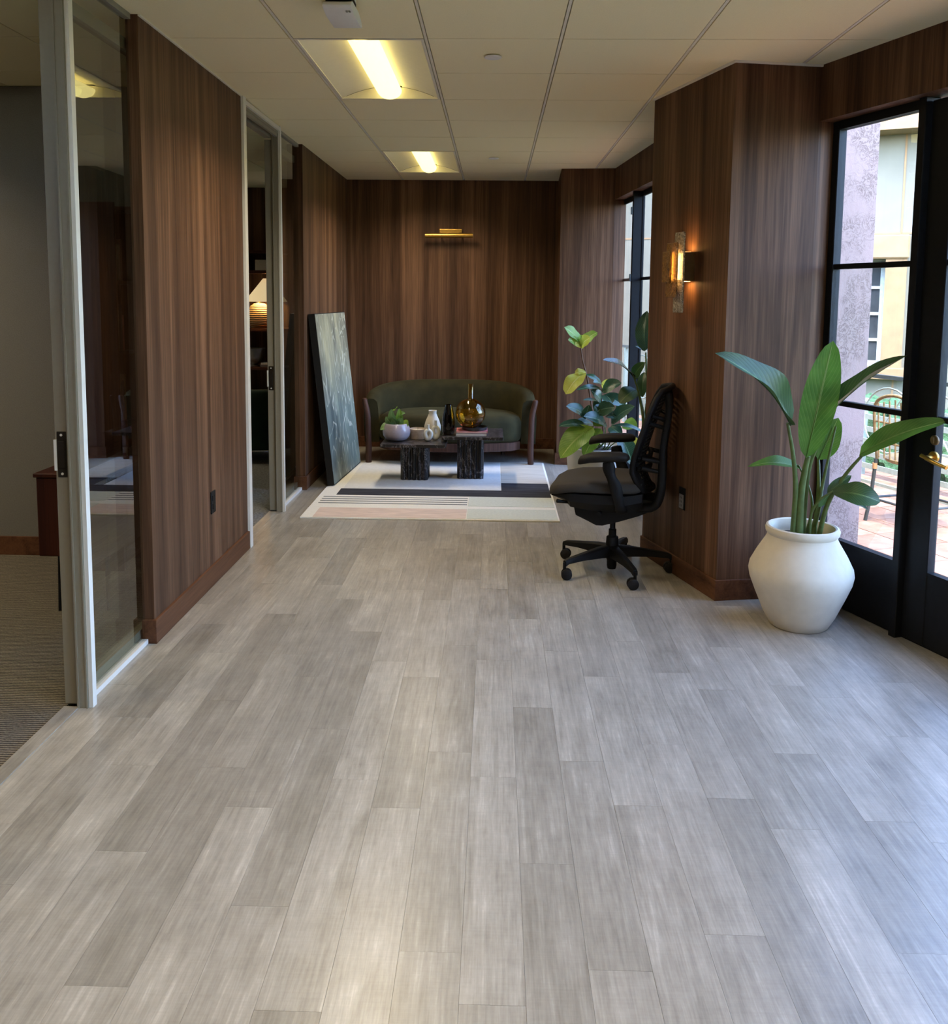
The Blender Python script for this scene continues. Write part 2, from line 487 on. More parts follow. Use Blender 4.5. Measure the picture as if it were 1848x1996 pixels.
# ------------------------------------------------------------------ mesh builder
class MB:
    def __init__(s):
        s.v, s.f, s.m, s.uv = [], [], [], {}

    def add(s, vs, fs, mi=0):
        o = len(s.v)
        s.v += [tuple(p) for p in vs]
        s.f += [tuple(i + o for i in f) for f in fs]
        s.m += [mi] * len(fs)
        return s

    def box(s, x0, x1, y0, y1, z0, z1, mi=0):
        vs = [(x, y, z) for x in (x0, x1) for y in (y0, y1) for z in (z0, z1)]
        return s.add(vs, [(0, 1, 3, 2), (4, 6, 7, 5), (0, 4, 5, 1), (2, 3, 7, 6), (0, 2, 6, 4), (1, 5, 7, 3)], mi)

    def obox(s, o, ax, ay, az, a0, a1, b0, b1, c0, c1, mi=0):
        vs = [o + ax * x + ay * y + az * z for x in (a0, a1) for y in (b0, b1) for z in (c0, c1)]
        return s.add(vs, [(0, 1, 3, 2), (4, 6, 7, 5), (0, 4, 5, 1), (2, 3, 7, 6), (0, 2, 6, 4), (1, 5, 7, 3)], mi)

    def prism(s, poly, z0, z1, mi=0):
        n = len(poly)
        vs = [(p[0], p[1], z0) for p in poly] + [(p[0], p[1], z1) for p in poly]
        fs = [tuple(range(n - 1, -1, -1)), tuple(range(n, 2 * n))]
        fs += [(i, (i + 1) % n, n + (i + 1) % n, n + i) for i in range(n)]
        return s.add(vs, fs, mi)

    def extrude(s, pts, d, mi=0):                 # polygon of 3-D points pushed along d
        n = len(pts)
        vs = [V(p) for p in pts] + [V(p) + d for p in pts]
        fs = [tuple(range(n - 1, -1, -1)), tuple(range(n, 2 * n))]
        fs += [(i, (i + 1) % n, n + (i + 1) % n, n + i) for i in range(n)]
        return s.add(vs, fs, mi)

    def loft(s, rings, closed=True, caps=True, mi=0):
        n = len(rings[0])
        vs = [p for r in rings for p in r]
        fs = []
        for i in range(len(rings) - 1):
            for j in range(n if closed else n - 1):
                k = (j + 1) % n
                fs.append((i * n + j, i * n + k, (i + 1) * n + k, (i + 1) * n + j))
        if caps and closed:
            fs.append(tuple(range(n - 1, -1, -1)))
            fs.append(tuple((len(rings) - 1) * n + j for j in range(n)))
        return s.add(vs, fs, mi)

    def tube(s, pts, rad, n=8, mi=0, flat=1.0, up=None):
        pts = [V(p) for p in pts]
        if not isinstance(rad, (list, tuple)):
            rad = [rad] * len(pts)
        rings = []
        ref = V(up) if up else None
        for i, p in enumerate(pts):
            d = (pts[min(i + 1, len(pts) - 1)] - pts[max(i - 1, 0)]).normalized()
            if ref is None:
                ref = V((0, 0, 1)) if abs(d.z) < 0.9 else V((1, 0, 0))
            a = d.cross(ref)
            if a.length < 1e-4:
                a = d.orthogonal()
            a.normalize()
            b = a.cross(d)
            if not up:
                ref = b
            rings.append([p + a * (rad[i] * math.cos(2 * math.pi * k / n)) + b * (rad[i] * flat * math.sin(2 * math.pi * k / n)) for k in range(n)])
        return s.loft(rings, mi=mi)

    def lathe(s, prof, c=(0, 0, 0), n=32, mi=0, caps=True):
        c = V(c)
        rings = [[c + V((r * math.cos(2 * math.pi * k / n), r * math.sin(2 * math.pi * k / n), z)) for k in range(n)] for r, z in prof]
        return s.loft(rings, mi=mi, caps=caps)

    def grid(s, fn, nu, nv, mi=0, uv=True):
        o = len(s.v)
        s.v += [tuple(fn(i / nu, j / nv)) for i in range(nu + 1) for j in range(nv + 1)]
        for i in range(nu):
            for j in range(nv):
                q = (o + i * (nv + 1) + j, o + (i + 1) * (nv + 1) + j, o + (i + 1) * (nv + 1) + j + 1, o + i * (nv + 1) + j + 1)
                s.f.append(q)
                s.m.append(mi)
        if uv:
            for i in range(nu + 1):
                for j in range(nv + 1):
                    s.uv[o + i * (nv + 1) + j] = (i / nu, j / nv)
        return s

    def mesh(s, name, mats, smooth=None, bevel=0, seg=2):
        me = bpy.data.meshes.new(name)
        me.from_pydata(s.v, [], s.f)
        if not isinstance(mats, (list, tuple)):
            mats = [mats]
        for k in mats:
            me.materials.append(k)
        if len(mats) > 1:
            me.polygons.foreach_set('material_index', s.m)
        bm = bmesh.new()
        bm.from_mesh(me)
        if not s.uv:
            bmesh.ops.recalc_face_normals(bm, faces=bm.faces)
        if bevel:
            es = [e for e in bm.edges if len(e.link_faces) == 2 and e.calc_face_angle(0) > R(35)]
            bmesh.ops.bevel(bm, geom=es, offset=bevel, segments=seg, profile=0.6, affect='EDGES', clamp_overlap=True)
        bm.to_mesh(me)
        bm.free()
        if s.uv and not bevel:
            ul = me.uv_layers.new(name='UVMap')
            for lp in me.loops:
                ul.data[lp.index].uv = s.uv.get(lp.vertex_index, (0, 0))
        if smooth:
            me.polygons.foreach_set('use_smooth', [True] * len(me.polygons))
            me.set_sharp_from_angle(angle=R(smooth))
        me.update()
        return me

    def build(s, name, mats, parent=None, smooth=None, bevel=0, seg=2, label=None):
        o = bpy.data.objects.new(name, s.mesh(name, mats, smooth, bevel, seg))
        C.objects.link(o)
        if parent is not None:
            adopt(o, parent)
        if label:
            o['label'] = label
        return o


def adopt(o, parent):
    o.parent = parent
    mw = Matrix.Identity(4)
    p = parent
    while p is not None:
        mw = Matrix.LocRotScale(p.location, p.rotation_euler, None) @ (p.matrix_parent_inverse if p.parent else Matrix.Identity(4)) @ mw if False else mw
        p = p.parent
    # parents are never rotated: only the root empty carries an offset
    root = parent
    while root.parent is not None:
        root = root.parent
    if parent.parent is None:
        o.matrix_parent_inverse = Matrix.Translation(-V(root.location))


def tag(o, label, cat, group=None):
    o['label'] = label
    o['category'] = cat
    if group:
        o['group'] = group
    return o


def thing(name, label, cat, loc=(0, 0, 0), group=None):
    o = bpy.data.objects.new(name, None)
    o.empty_display_size = 0.1
    o.location = loc
    C.objects.link(o)
    return tag(o, label, cat, group)


def struct(o, label=None):
    o['kind'] = 'structure'
    if label:
        o['label'] = label
    return o


def holder(name, loc=(0, 0, 0), label=None):
    o = bpy.data.objects.new(name, None)
    o.location = loc
    C.objects.link(o)
    return struct(o, label)


def bez(p, n=10):
    p = [V(q) for q in p]
    out = []
    for i in range(n + 1):
        t = i / n
        q = list(p)
        while len(q) > 1:
            q = [q[k].lerp(q[k + 1], t) for k in range(len(q) - 1)]
        out.append(q[0])
    return out


def spline(pts, k=6):                             # Catmull-Rom through the points
    pts = [V(p) for p in pts]
    P = [pts[0] * 2 - pts[1]] + pts + [pts[-1] * 2 - pts[-2]]
    out = []
    for i in range(1, len(P) - 2):
        for j in range(k):
            t = j / k
            a, b, c, d = P[i - 1], P[i], P[i + 1], P[i + 2]
            out.append(0.5 * ((2 * b) + (c - a) * t + (2 * a - 5 * b + 4 * c - d) * t * t + (3 * b - a - 3 * c + d) * t ** 3))
    out.append(pts[-1])
    return out


# ------------------------------------------------------------------ plan of the facade
TH = R(20)
P0 = V((1.603, 4.476, 0))
FU = V((math.sin(TH), -math.cos(TH), 0))          # along the door wall, towards the camera
FN = V((math.cos(TH), math.sin(TH), 0))           # outwards
UP = V((0, 0, 1))
Q0 = V((1.30, 5.10, 0))
Q1 = V((1.064, 7.971, 0))
GU = (Q1 - Q0).normalized()                       # along the far window wall, away from the camera
GN = V((GU.y, -GU.x, 0))
A0, A1 = V((1.158, 4.397, 0)), V((0.917, 5.23, 0))


def clip(poly, p, n):
    out = []
    for i in range(len(poly)):
        a, b = V(poly[i]), V(poly[(i + 1) % len(poly)])
        da, db = (a - p.xy).dot(n.xy), (b - p.xy).dot(n.xy)
        if da <= 0:
            out.append(a)
        if (da < 0) != (db < 0) and abs(da - db) > 1e-9:
            out.append(a.lerp(b, da / (da - db)))
    cl = []
    for q in out:
        if not cl or (q - cl[-1]).length > 1e-4:
            cl.append(q)
    if len(cl) > 1 and (cl[0] - cl[-1]).length < 1e-4:
        cl.pop()
    return cl


def inside_facade(x0, x1, y0, y1, off=0.13):
    poly = [V((x0, y0)), V((x1, y0)), V((x1, y1)), V((x0, y1))]
    if (y0 + y1) / 2 < 4.75:
        poly = clip(poly, P0 + FN * off, FN)
    else:
        poly = clip(poly, Q0 + GN * off, GN)
    if len(poly) < 3:
        return None
    ar = sum(poly[i].x * poly[(i + 1) % len(poly)].y - poly[(i + 1) % len(poly)].x * poly[i].y for i in range(len(poly))) / 2
    return poly if abs(ar) > 5e-4 else None


# ================================================================== SETTING
# ---- floor: grey oak planks laid along the corridor
slab = MB()
slab.prism([(-1.547, -3.0), (4.35, -3.0), tuple((P0 + FN * 0.13).xy), tuple((Q0 + GN * 0.13).xy), tuple((Q1 + GN * 0.10).xy), (1.1, 8.95), (-1.547, 8.95)], -0.20, -0.006)
floor = struct(slab.build('floor', M['subfloor']))
PW, PL = 0.1485, 0.914
rest = MB()
npl = 0
pmesh = None
for i in range(42):
    x0 = -1.547 + i * PW
    off = (i * 0.37 + random.random() * 0.35) % 1.0 * PL
    y = -3.0 - off
    while y < 8.9:
        y0, y1 = max(y, -3.0), min(y + PL, 8.9)
        y += PL
        if y1 - y0 < 0.02:
            continue
        poly = inside_facade(x0 + 0.0003, x0 + PW - 0.0003, y0 + 0.0003, y1 - 0.0003)
        if poly is None:
            continue
        if y1 > 1.25 and x0 < 0.57 * y1 + 0.1:
            dz = random.uniform(-0.00015, 0.00015)
            MB().prism(poly, -0.006, dz).build('plank', M['plank'], floor)
            npl += 1
        else:
            rest.prism(poly, -0.006, 0)
rs = rest.build('planks', M['plank'], floor)
rs['kind'] = 'stuff'

# ---- ceiling: two-foot lay-in tiles in a grid
cl = MB()
cl.prism([(-5.3, -3.2), (4.5, -3.2), tuple((P0 + FN * 0.25).xy), tuple((Q0 + GN * 0.25).xy), tuple((Q1 + GN * 0.2).xy), (1.2, 10.0), (-5.3, 10.0)], ZC + 0.10, ZC + 0.5)
ceiling = struct(cl.build('ceiling', M['plenum']))
GX, GY, TS = 0.2833, 3.44, 0.61
LIGHTS = [(-1, 1), (-1, 6), (-1, -4), (1, -5), (-1, -9)]        # (column, first row) of the two-tile troffers; negative rows are unseen additions
taken = {(c_, r_ + k) for c_, r_ in LIGHTS for k in (0, 1)}
for ci in range(-3, 6):
    for ri in range(-11, 10):
        x0, x1 = GX + (ci - 1) * TS + 0.0105, GX + ci * TS - 0.0105
        y0, y1 = GY + ri * TS + 0.0035, GY + (ri + 1) * TS - 0.0035
        y0, y1 = max(y0, -3.0), min(y1, 8.85)
        x0 = max(x0, -1.545)
        if y1 - y0 < 0.02 or x1 - x0 < 0.05 or (ci, ri) in taken:
            continue
        poly = inside_facade(x0, x1, y0, y1, 0.02)
        if poly:
            MB().prism(poly, ZC, ZC + 0.016).build('ceiling_tile', M['tile'], ceiling)
for ci in range(-2, 7):
    x = GX + (ci - 1) * TS
    for ya, yb in ((-3.0, 4.75), (4.75, 8.85)):
        poly = inside_facade(x - 0.006, x + 0.006, ya, yb, 0.02)
        if poly:
            MB().prism(poly, ZC + 0.001, ZC + 0.03).build('ceiling_runner', M['tee'], ceiling)
MB().prism([(-1.6, -3.0), (4.2, -3.0), tuple((P0 + FN * 0.14).xy), tuple((Q0 + GN * 0.14).xy), tuple((Q1 + GN * 0.1).xy), (1.1, 8.95), (-1.6, 8.95)], ZC + 0.085, ZC + 0.095).build('ceiling_backing', M['plenum'], ceiling)
oc = struct(MB().box(-5.2, -1.56, -3.0, 10.0, ZC + 0.085, ZC + 0.095).build('ceiling', M['plenum']))
ADDED_OFFICE_LIGHTS = {(-6, -3), (-6, -2), (-6, 0), (-6, 1), (-7, 7), (-7, 8)}  # tile gaps for the troffers added out of view in the offices
for ci in range(-8, -2):
    for ri in range(-3, 11):
        if (ci, ri) in ADDED_OFFICE_LIGHTS:
            continue
        x0, x1 = GX + (ci - 1) * TS + 0.004, GX + ci * TS - 0.004
        y0, y1 = GY + ri * TS + 0.003, GY + (ri + 1) * TS - 0.003
        if x1 > -1.56:
            x1 = -1.56
        if x1 - x0 < 0.05:
            continue
        MB().box(x0, x1, y0, y1, ZC + 0.004, ZC + 0.02).build('ceiling_tile', M['tile'], oc)


# ---- left side: wood wall, office glazing
def baseboard(name, pts, h=0.108, th=0.014, cap=True):
    b = MB()
    for a, c in zip(pts[:-1], pts[1:]):
        a, c = V((*a, 0)), V((*c, 0))
        d = (c - a).normalized()
        n = V((d.y, -d.x, 0))
        b.obox(a, d, n, UP, -th * 0.0, (c - a).length, 0, th, 0.0, h)
    return struct(b.build(name, M['walnut_base'], bevel=0.0015, seg=1))


LX, GLX = -1.500, -1.544
wl1 = struct(MB().box(-1.553, LX, 3.715, 5.183, 0, ZC).build('wall_left', M['walnut']))
struct(MB().box(-1.553, LX + 0.013, 3.702, 5.183, 0, 0.108).build('baseboard_left', M['walnut_base'], bevel=0.0015, seg=1))
wl3 = struct(MB().box(-1.62, LX, 6.815, 8.95, 0, ZC).build('wall_left', M['walnut']))
struct(MB().box(-1.62, LX + 0.013, 6.802, 8.95, 0, 0.108).build('baseboard_left', M['walnut_base'], bevel=0.0015, seg=1))
struct(MB().box(-1.62, -1.545, -3.0, 1.6, 0, ZC).build('wall_left', M['walnut']))
wb = struct(MB().box(-1.56, 1.13, 8.85, 8.97, 0, ZC).build('wall_back', M['walnut']))
struct(MB().box(LX, 0.62, 8.836, 8.85, 0, 0.108).build('baseboard_back', M['walnut_base'], bevel=0.0015, seg=1))
struct(MB().box(-1.7, 4.6, -3.12, -3.0, 0, ZC).build('wall_front', M['walnut']))


def screw(mb, p, n, r=0.005):
    a = n.orthogonal().normalized()
    b = n.cross(a)
    mb.loft([[p + n * h + (a * math.cos(k * 1.0472) + b * math.sin(k * 1.0472)) * r for k in range(6)] for h in (0, 0.002)])


def office_glazing(y0, y1, yop0, idx, head):
    """Sidelight y0..y1 beside an opening yop0..y0 with its leaf slid open behind the sidelight."""
    zt = ZC - 0.012
    win = holder('window_%d' % idx, (GLX, (y0 + y1) / 2, 0), None)
    MB().box(GLX - 0.005, GLX + 0.005, y0, y1, 0.02, zt).build('pane', M['tinted_pane'], win)
    MB().box(GLX - 0.016, GLX + 0.018, y0, y1, 0.001, 0.022).build('sill_channel', M['alu_bright'], win)
    MB().box(GLX - 0.016, GLX + 0.018, y0, y1, zt - 0.012, ZC - 0.001).build('head_channel', M['alu'], win)
    # jamb post: stepped aluminium section
    jamb = holder('trim_%d' % idx, (GLX, y0, 0))
    b = MB()
    b.box(-1.553, -1.508, y0 - 0.030, y0, 0, ZC - 0.001)
    b.box(-1.549, -1.543, y0 - 0.034, y0 - 0.03, 0, ZC - 0.001)
    b.box(-1.516, -1.510, y0 - 0.034, y0 - 0.03, 0, ZC - 0.001)
    b.build('jamb', M['alu'], jamb)
    MB().box(-1.508, -1.493, y0 - 0.026, y0 + 0.004, 0, ZC - 0.001).build('jamb_edge', M['alu_bright'], jamb)
    # frame head and the other jamb
    j2 = MB()
    j2.box(-1.553, -1.500, yop0, yop0 + 0.03, 0, ZC - 0.001)
    j2.build('jamb', M['alu'], jamb)
    MB().box(-1.500, -1.484, yop0, yop0 + 0.055, 0, ZC - 0.001).build('jamb_edge', M['alu_bright'], jamb)
    h = MB()
    h.box(-1.553, -1.508, yop0 + 0.03, y0 - 0.03, ZC - 0.052, ZC - 0.010)
    h.box(-1.530, -1.512, yop0 + 0.03, y0 - 0.03, ZC - 0.075, ZC - 0.052)
    h.build('frame_head', M['alu'], jamb)
    MB().box(-1.508, -1.493, yop0 + 0.03, y0 - 0.026, ZC - 0.034, ZC - 0.008).build('head_edge', M['alu_bright'], jamb)
    MB().box(-1.600, -1.556, yop0 + 0.03, y0 - 0.03, ZC - 0.085, ZC - 0.01).build('track', M['alu'], jamb)
    # sliding leaf
    door = holder('door_%d' % idx, (-1.58, y0 + 0.4, 0))
    xl0, xl1 = -1.607, -1.557
    ly1 = y0 + 0.92
    MB().box(xl0, xl1, y0 - 0.012, y0 + 0.05, 0.006, ZC - 0.09).build('stile', M['alu'], door, bevel=0.002, seg=1)
    MB().box(xl0, xl1, ly1 - 0.05, ly1, 0.006, ZC - 0.09).build('stile', M['alu'], door)
    MB().box(-1.587, -1.579, y0 + 0.05, ly1 - 0.05, 0.06, ZC - 0.14).build('pane', M['tinted_pane'], door)
    r_ = MB()
    r_.box(xl0 + 0.005, xl1 - 0.005, y0 + 0.05, ly1 - 0.05, 0.006, 0.06)
    r_.box(xl0 + 0.005, xl1 - 0.005, y0 + 0.05, ly1 - 0.05, ZC - 0.14, ZC - 0.09)
    r_.build('rail', M['alu'], door)
    pull = MB()
    px0, px1, yf = -1.599, -1.564, y0 - 0.012
    zc = 0.962
    pull.box(px0, px1, yf - 0.003, yf, zc - 0.085, zc + 0.085)
    pull.box(px0 + 0.006, px1 - 0.006, yf - 0.0075, yf - 0.003, zc - 0.05, zc + 0.05)
    pl = pull.build('flush_pull', M['dark_bronze'], door, bevel=0.0015, seg=1)
    sc = MB()
    for dz in (-0.072, 0.072):
        screw(sc, V(((px0 + px1) / 2, yf - 0.003, zc + dz)), V((0, -1, 0)))
    so_ = sc.build('screw', M['alu_bright'], pl)
    MB().box(px0 - 0.011, px0 - 0.001, yf - 0.005, yf + 0.02, zc - 0.06, zc + 0.055).build('strike_edge', M['alu_bright'], door)


office_glazing(3.124, 3.703, 2.15, 1, False)
office_glazing(6.118, 6.803, 5.185, 2, True)
# floor strip in the opening
struct(MB().box(-1.605, -1.547, 2.18, 3.10, -0.006, 0.003).build('trim_3', M['plank']))
struct(MB().box(-1.605, -1.547, 5.215, 6.09, -0.006, 0.003).build('trim_4', M['plank']))

# ---- office rooms behind the glass
struct(MB().box(-5.2, -1.600, -3.0, 4.99, -0.1, 0.0).build('floor', M['carpet']), 'brown striped carpet')
struct(MB().box(-5.2, -1.600, 5.08, 10.0, -0.1, 0.0).build('floor', M['carpet_grey']), 'grey carpet')
struct(MB().box(-5.2, -1.553, 4.985, 5.08, 0, ZC).build('wall_office', M['grey_fabric']))
struct(MB().box(-5.1, -1.66, 4.971, 4.985, 0, 0.11).build('baseboard_office', M['walnut_base']))
struct(MB().box(-5.32, -5.2, -3.0, 10.0, 0, ZC).build('wall_outer', M['grey_fabric']))
struct(MB().box(-5.2, -1.56, 9.57, 9.7, 0, ZC).build('wall_study', M['walnut']))
struct(MB().box(-5.2, -1.62, -3.12, -3.0, 0, ZC).build('wall_office', M['grey_fabric']))

# ---- column between the door wall and the far window
colm = MB().prism([tuple(A0.xy), (1.603, 4.476), tuple((P0 + FN * 0.16).xy), tuple((Q0 + GN * 0.16 + GU * 0.2).xy), (1.29, 5.36), tuple(A1.xy)], 0, ZC)
struct(colm.build('wall_column', M['walnut']))
cd = (A1 - A0).normalized()
CN = V((-cd.y, cd.x, 0))                                         # out of the column's long face
e = (P0 - A0).normalized()
EN = V((e.y, -e.x, 0))
bb = MB()
bth = 0.013
crn = A0 + CN * bth * 0.8 + EN * bth * 0.9
bb.prism([tuple(q.xy) for q in (A1 + CN * bth, crn, P0 + EN * bth, P0, A0, A1)], 0, 0.108)
struct(bb.build('baseboard_column', M['walnut_base'], bevel=0.0015, seg=1))
tr = MB()
crn2 = A0 + CN * 0.012 + EN * 0.012
tr.prism([tuple(q.xy) for q in (A1 + CN * 0.014, crn2, P0 + EN * 0.014, P0, A0, A1)], ZC - 0.010, ZC - 0.0005)
struct(tr.build('trim_5', M['tee']))
tr = MB()
tr.box(LX, LX + 0.010, 3.715, 5.18, ZC - 0.006, ZC - 0.0005)
struct(tr.build('trim_6', M['tee']))
# ---- pier beside the far window
pr = MB().prism([(0.587, 8.023), tuple(Q1.xy), tuple((Q1 + GN * 0.105).xy), (1.13, 8.97), (0.622, 8.97)], 0, ZC)
struct(pr.build('wall_pier', M['walnut']))
pb = MB().prism([(0.573, 8.010), (Q1.x, 7.957), (Q1.x, 7.971), (0.60, 8.03), (0.633, 8.84), (0.62, 8.84)], 0, 0.108)
struct(pb.build('baseboard_pier', M['walnut_base']))

# ---- headers above the glazing
hd = MB().obox(P0, FU, FN, UP, -0.02, 8.0, 0, 0.16, 2.436, ZC + 0.06)
struct(hd.build('wall_right', M['walnut']))
hd2 = MB().obox(Q0, GU, GN, UP, 0, (Q1 - Q0).length + 0.05, 0, 0.16, 2.43, ZC + 0.06)
struct(hd2.build('wall_window', M['walnut']))
struct(MB().obox(P0, FU, FN, UP, 5.1, 8.0, 0, 0.16, 0, 2.436).build('wall_right', M['walnut']))


# ---- black steel glazing of the door wall (coordinates: u along, d outwards, z)
def fbox(mb, u0, u1, d0, d1, z0, z1):
    return mb.obox(P0, FU, FN, UP, u0, u1, d0, d1, z0, z1)


def gbox(mb, u0, u1, d0, d1, z0, z1):
    return mb.obox(Q0, GU, GN, UP, u0, u1, d0, d1, z0, z1)


def glazed_unit(name, box, u0, u1, st, d0, d1, kick, top, munt, post=None):
    h = holder(name)
    fr = MB()
    box(fr, u0, u0 + st[0], d0, d1, 0.01, top)
    box(fr, u1 - st[1], u1, d0, d1, 0.01, top)
    fr.build('stile', M['black_frame'], h, bevel=0.003, seg=1)
    t_ = MB()
    box(t_, u0 + st[0], u1 - st[1], d0, d1, top - 0.042, top)
    t_.build('top_rail', M['black_frame'], h)
    k_ = MB()
    box(k_, u0 + st[0], u1 - st[1], d0 + 0.004, d1 - 0.004, 0.008, kick)
    k_.build('kick_panel', M['black_frame'], h)
    bd = MB()
    box(bd, u0 + st[0], u1 - st[1], d0 + 0.001, d0 + 0.004, kick - 0.012, kick + 0.002)
    bd.build('glazing_bead', M['black_frame'], h)
    zs = [kick] + list(munt) + [top - 0.042]
    for a, b_ in zip(zs[:-1], zs[1:]):
        g = MB()
        dm = (d0 + d1) / 2
        box(g, u0 + st[0] - 0.003, u1 - st[1] + 0.003, dm - 0.003, dm + 0.003, a, b_)
        g.build('pane', M['pane'], h)
    for z in munt:
        q = MB()
        box(q, u0 + st[0], u1 - st[1], d0 + 0.006, d1 - 0.006, z - 0.013, z + 0.013)
        q.build('muntin', M['black_frame'], h, bevel=0.002, seg=1)
    return h


glazed_unit('window_3', fbox, 0.0, 0.585, (0.045, 0.045), 0.085, 0.135, 0.345, 2.436, (1.719, 1.036))
ps = MB()
fbox(ps, 0.565, 0.605, 0.055, 0.14, 0.0, 2.436)
struct(ps.build('trim_7', M['black_frame'], bevel=0.003, seg=1), 'black steel post')
dr = glazed_unit('door_3', fbox, 0.608, 1.52, (0.125, 0.11), 0.088, 0.135, 0.345, 2.42, (1.719, 1.036))
glazed_unit('door_4', fbox, 1.535, 2.44, (0.11, 0.125), 0.088, 0.135, 0.345, 2.42, (1.719, 1.036))
glazed_unit('window_4', fbox, 2.50, 3.75, (0.05, 0.05), 0.085, 0.135, 0.345, 2.436, (1.719, 1.036))
glazed_unit('window_5', fbox, 3.80, 5.08, (0.05, 0.05), 0.085, 0.135, 0.345, 2.436, (1.719, 1.036))
sill = MB()
fbox(sill, 0.0, 5.1, 0.10, 0.16, 0.0, 0.009)
struct(sill.build('trim_8', M['black_frame']))
# lever and deadbolt on the door stile
kx = P0 + FN * 0.088
lv = MB()


def fdisc(mb, u, z, r, d0, d1, n=20):
    rings = [[P0 + FU * (u + rr * math.cos(2 * math.pi * k / n)) + FN * d + UP * (z + rr * math.sin(2 * math.pi * k / n)) for k in range(n)]
             for rr, d in ((r, d0), (r, (d0 + d1 * 2) / 3), (r * 0.9, d1))]
    mb.loft(rings)


fdisc(lv, 0.735, 0.87, 0.026, 0.088, 0.076)
tb = [P0 + FU * u + FN * d + UP * z for u, d, z in ((0.735, 0.08, 0.87), (0.735, 0.045, 0.87), (0.742, 0.036, 0.869), (0.79, 0.032, 0.858), (0.85, 0.034, 0.846))]
lv.tube(tb, [0.010, 0.010, 0.011, 0.0095, 0.008], 10)
lv.tube([P0 + FU * 0.712 + FN * 0.036 + UP * 0.876, P0 + FU * 0.742 + FN * 0.036 + UP * 0.869], 0.009, 8)
lv.build('door_lever', M['brass'], dr, smooth=40, label='aged brass lever handle')
db = MB()
fdisc(db, 0.735, 0.945, 0.022, 0.088, 0.078)
fbox(db, 0.731, 0.739, 0.070, 0.078, 0.932, 0.958)
db.build('deadbolt', M['bronze'], dr, label='round bronze thumb-turn plate')

# ---- far window (partly behind the column)
L2 = (Q1 - Q0).length
glazed_unit('window_6', gbox, 2.25, L2 + 0.03, (0.006, 0.02), 0.088, 0.104, 0.10, 2.43, (1.713,))
w7 = glazed_unit('door_5', gbox, 1.15, 2.215, (0.06, 0.006), 0.088, 0.104, 0.10, 2.43, (1.713,))
ps = MB()
gbox(ps, 2.215, 2.25, 0.012, 0.11, 0.0, 2.43)
struct(ps.build('trim_9', M['black_frame'], bevel=0.004, seg=1), 'black steel post')
hg = MB()
for z in (2.27, 1.72):
    gbox(hg, 2.22, 2.245, -0.002, 0.012, z - 0.03, z + 0.03)
hg.build('window_catch', M['ext_dark'], w7)
struct(MB().obox(Q0, GU, GN, UP, 0, 1.15, 0, 0.16, 0, 2.43).build('wall_window', M['walnut']))

# ================================================================== CEILING FITTINGS
def arch_section(hw, depth, n=8):
    return [(-hw + hw * k / n, depth * (1 - abs(1 - k / n) ** 2.0)) for k in range(2 * n + 1)]


def troffer(x0, y0, label, group='lit ceiling troffers', mat=None, nt=2, power=1.0):
    xc, hw, L = x0 + TS / 2, TS / 2 - 0.010, nt * TS
    t = thing('ceiling_light', label, 'ceiling light', (xc, y0 + L / 2, ZC), group)
    ya, yb = y0 + 0.008, y0 + L - 0.008
    lens_r, dep = 0.072, 0.068
    sec = arch_section(hw - 0.012, dep)
    for s in (-1, 1):                                            # the two curved reflector wings
        half = [(x, z) for x, z in sec if x * s >= lens_r * 0.8]
        rings = [[V((xc + x, yy, ZC + 0.002 + z)) for x, z in half] for yy in (ya + 0.012, yb - 0.012)]
        b = MB().loft(rings, closed=False, caps=False)
        b.build('reflector_wing', M['tee'], t, smooth=40)
    fr = MB()
    fr.box(xc - hw, xc - hw + 0.014, ya, yb, ZC - 0.001, ZC + 0.012)
    fr.box(xc + hw - 0.014, xc + hw, ya, yb, ZC - 0.001, ZC + 0.012)
    fr.box(xc - hw + 0.014, xc + hw - 0.014, ya, ya + 0.014, ZC - 0.001, ZC + 0.012)
    fr.box(xc - hw + 0.014, xc + hw - 0.014, yb - 0.014, yb, ZC - 0.001, ZC + 0.012)
    fr.build('frame', M['tee'], t)
    for yy in (ya + 0.010, yb - 0.013):
        pts = [V((xc + x, yy, ZC + z)) for x, z in sec]
        MB().extrude(pts + [V((xc, yy, ZC - 0.001))], V((0, 0.003, 0))).build('end_plate', M['tee'], t)
    MB().box(xc - hw, xc + hw, ya, yb, ZC + 0.074, ZC + 0.08).build('housing', M['tee'], t)
    n = 14
    ring = lambda yy, r: [V((xc + r * math.cos(math.pi + math.pi * k / n), yy, ZC + 0.040 + 0.70 * r * math.sin(math.pi + math.pi * k / n))) for k in range(n + 1)]
    ln = MB()
    yl0, yl1 = ya + 0.016, yb - 0.06
    ln.loft([ring(yl0, lens_r), ring(yl1, lens_r), ring(yl1 + 0.03, lens_r * 0.97), ring(yl1 + 0.045, lens_r * 0.86)])
    ln.build('lens', mat or M['lens'], t, smooth=50)
    ld = bpy.data.lights.new('troffer_lamp', 'AREA')             # the downward beam of the fixture's own lamp
    ld.shape = 'RECTANGLE'
    ld.size, ld.size_y = 0.13, yl1 - yl0
    ld.energy = DOWN * power * nt / 2
    ld.color = (1.0, 0.83, 0.58)
    ld.spread = R(138)
    lo = bpy.data.objects.new('troffer_lamp', ld)
    C.objects.link(lo)
    lo.location = (xc, (yl0 + yl1) / 2, ZC - 0.016)
    lo.parent = t
    lo.matrix_parent_inverse = Matrix.Translation(-V(t.location))
    return t


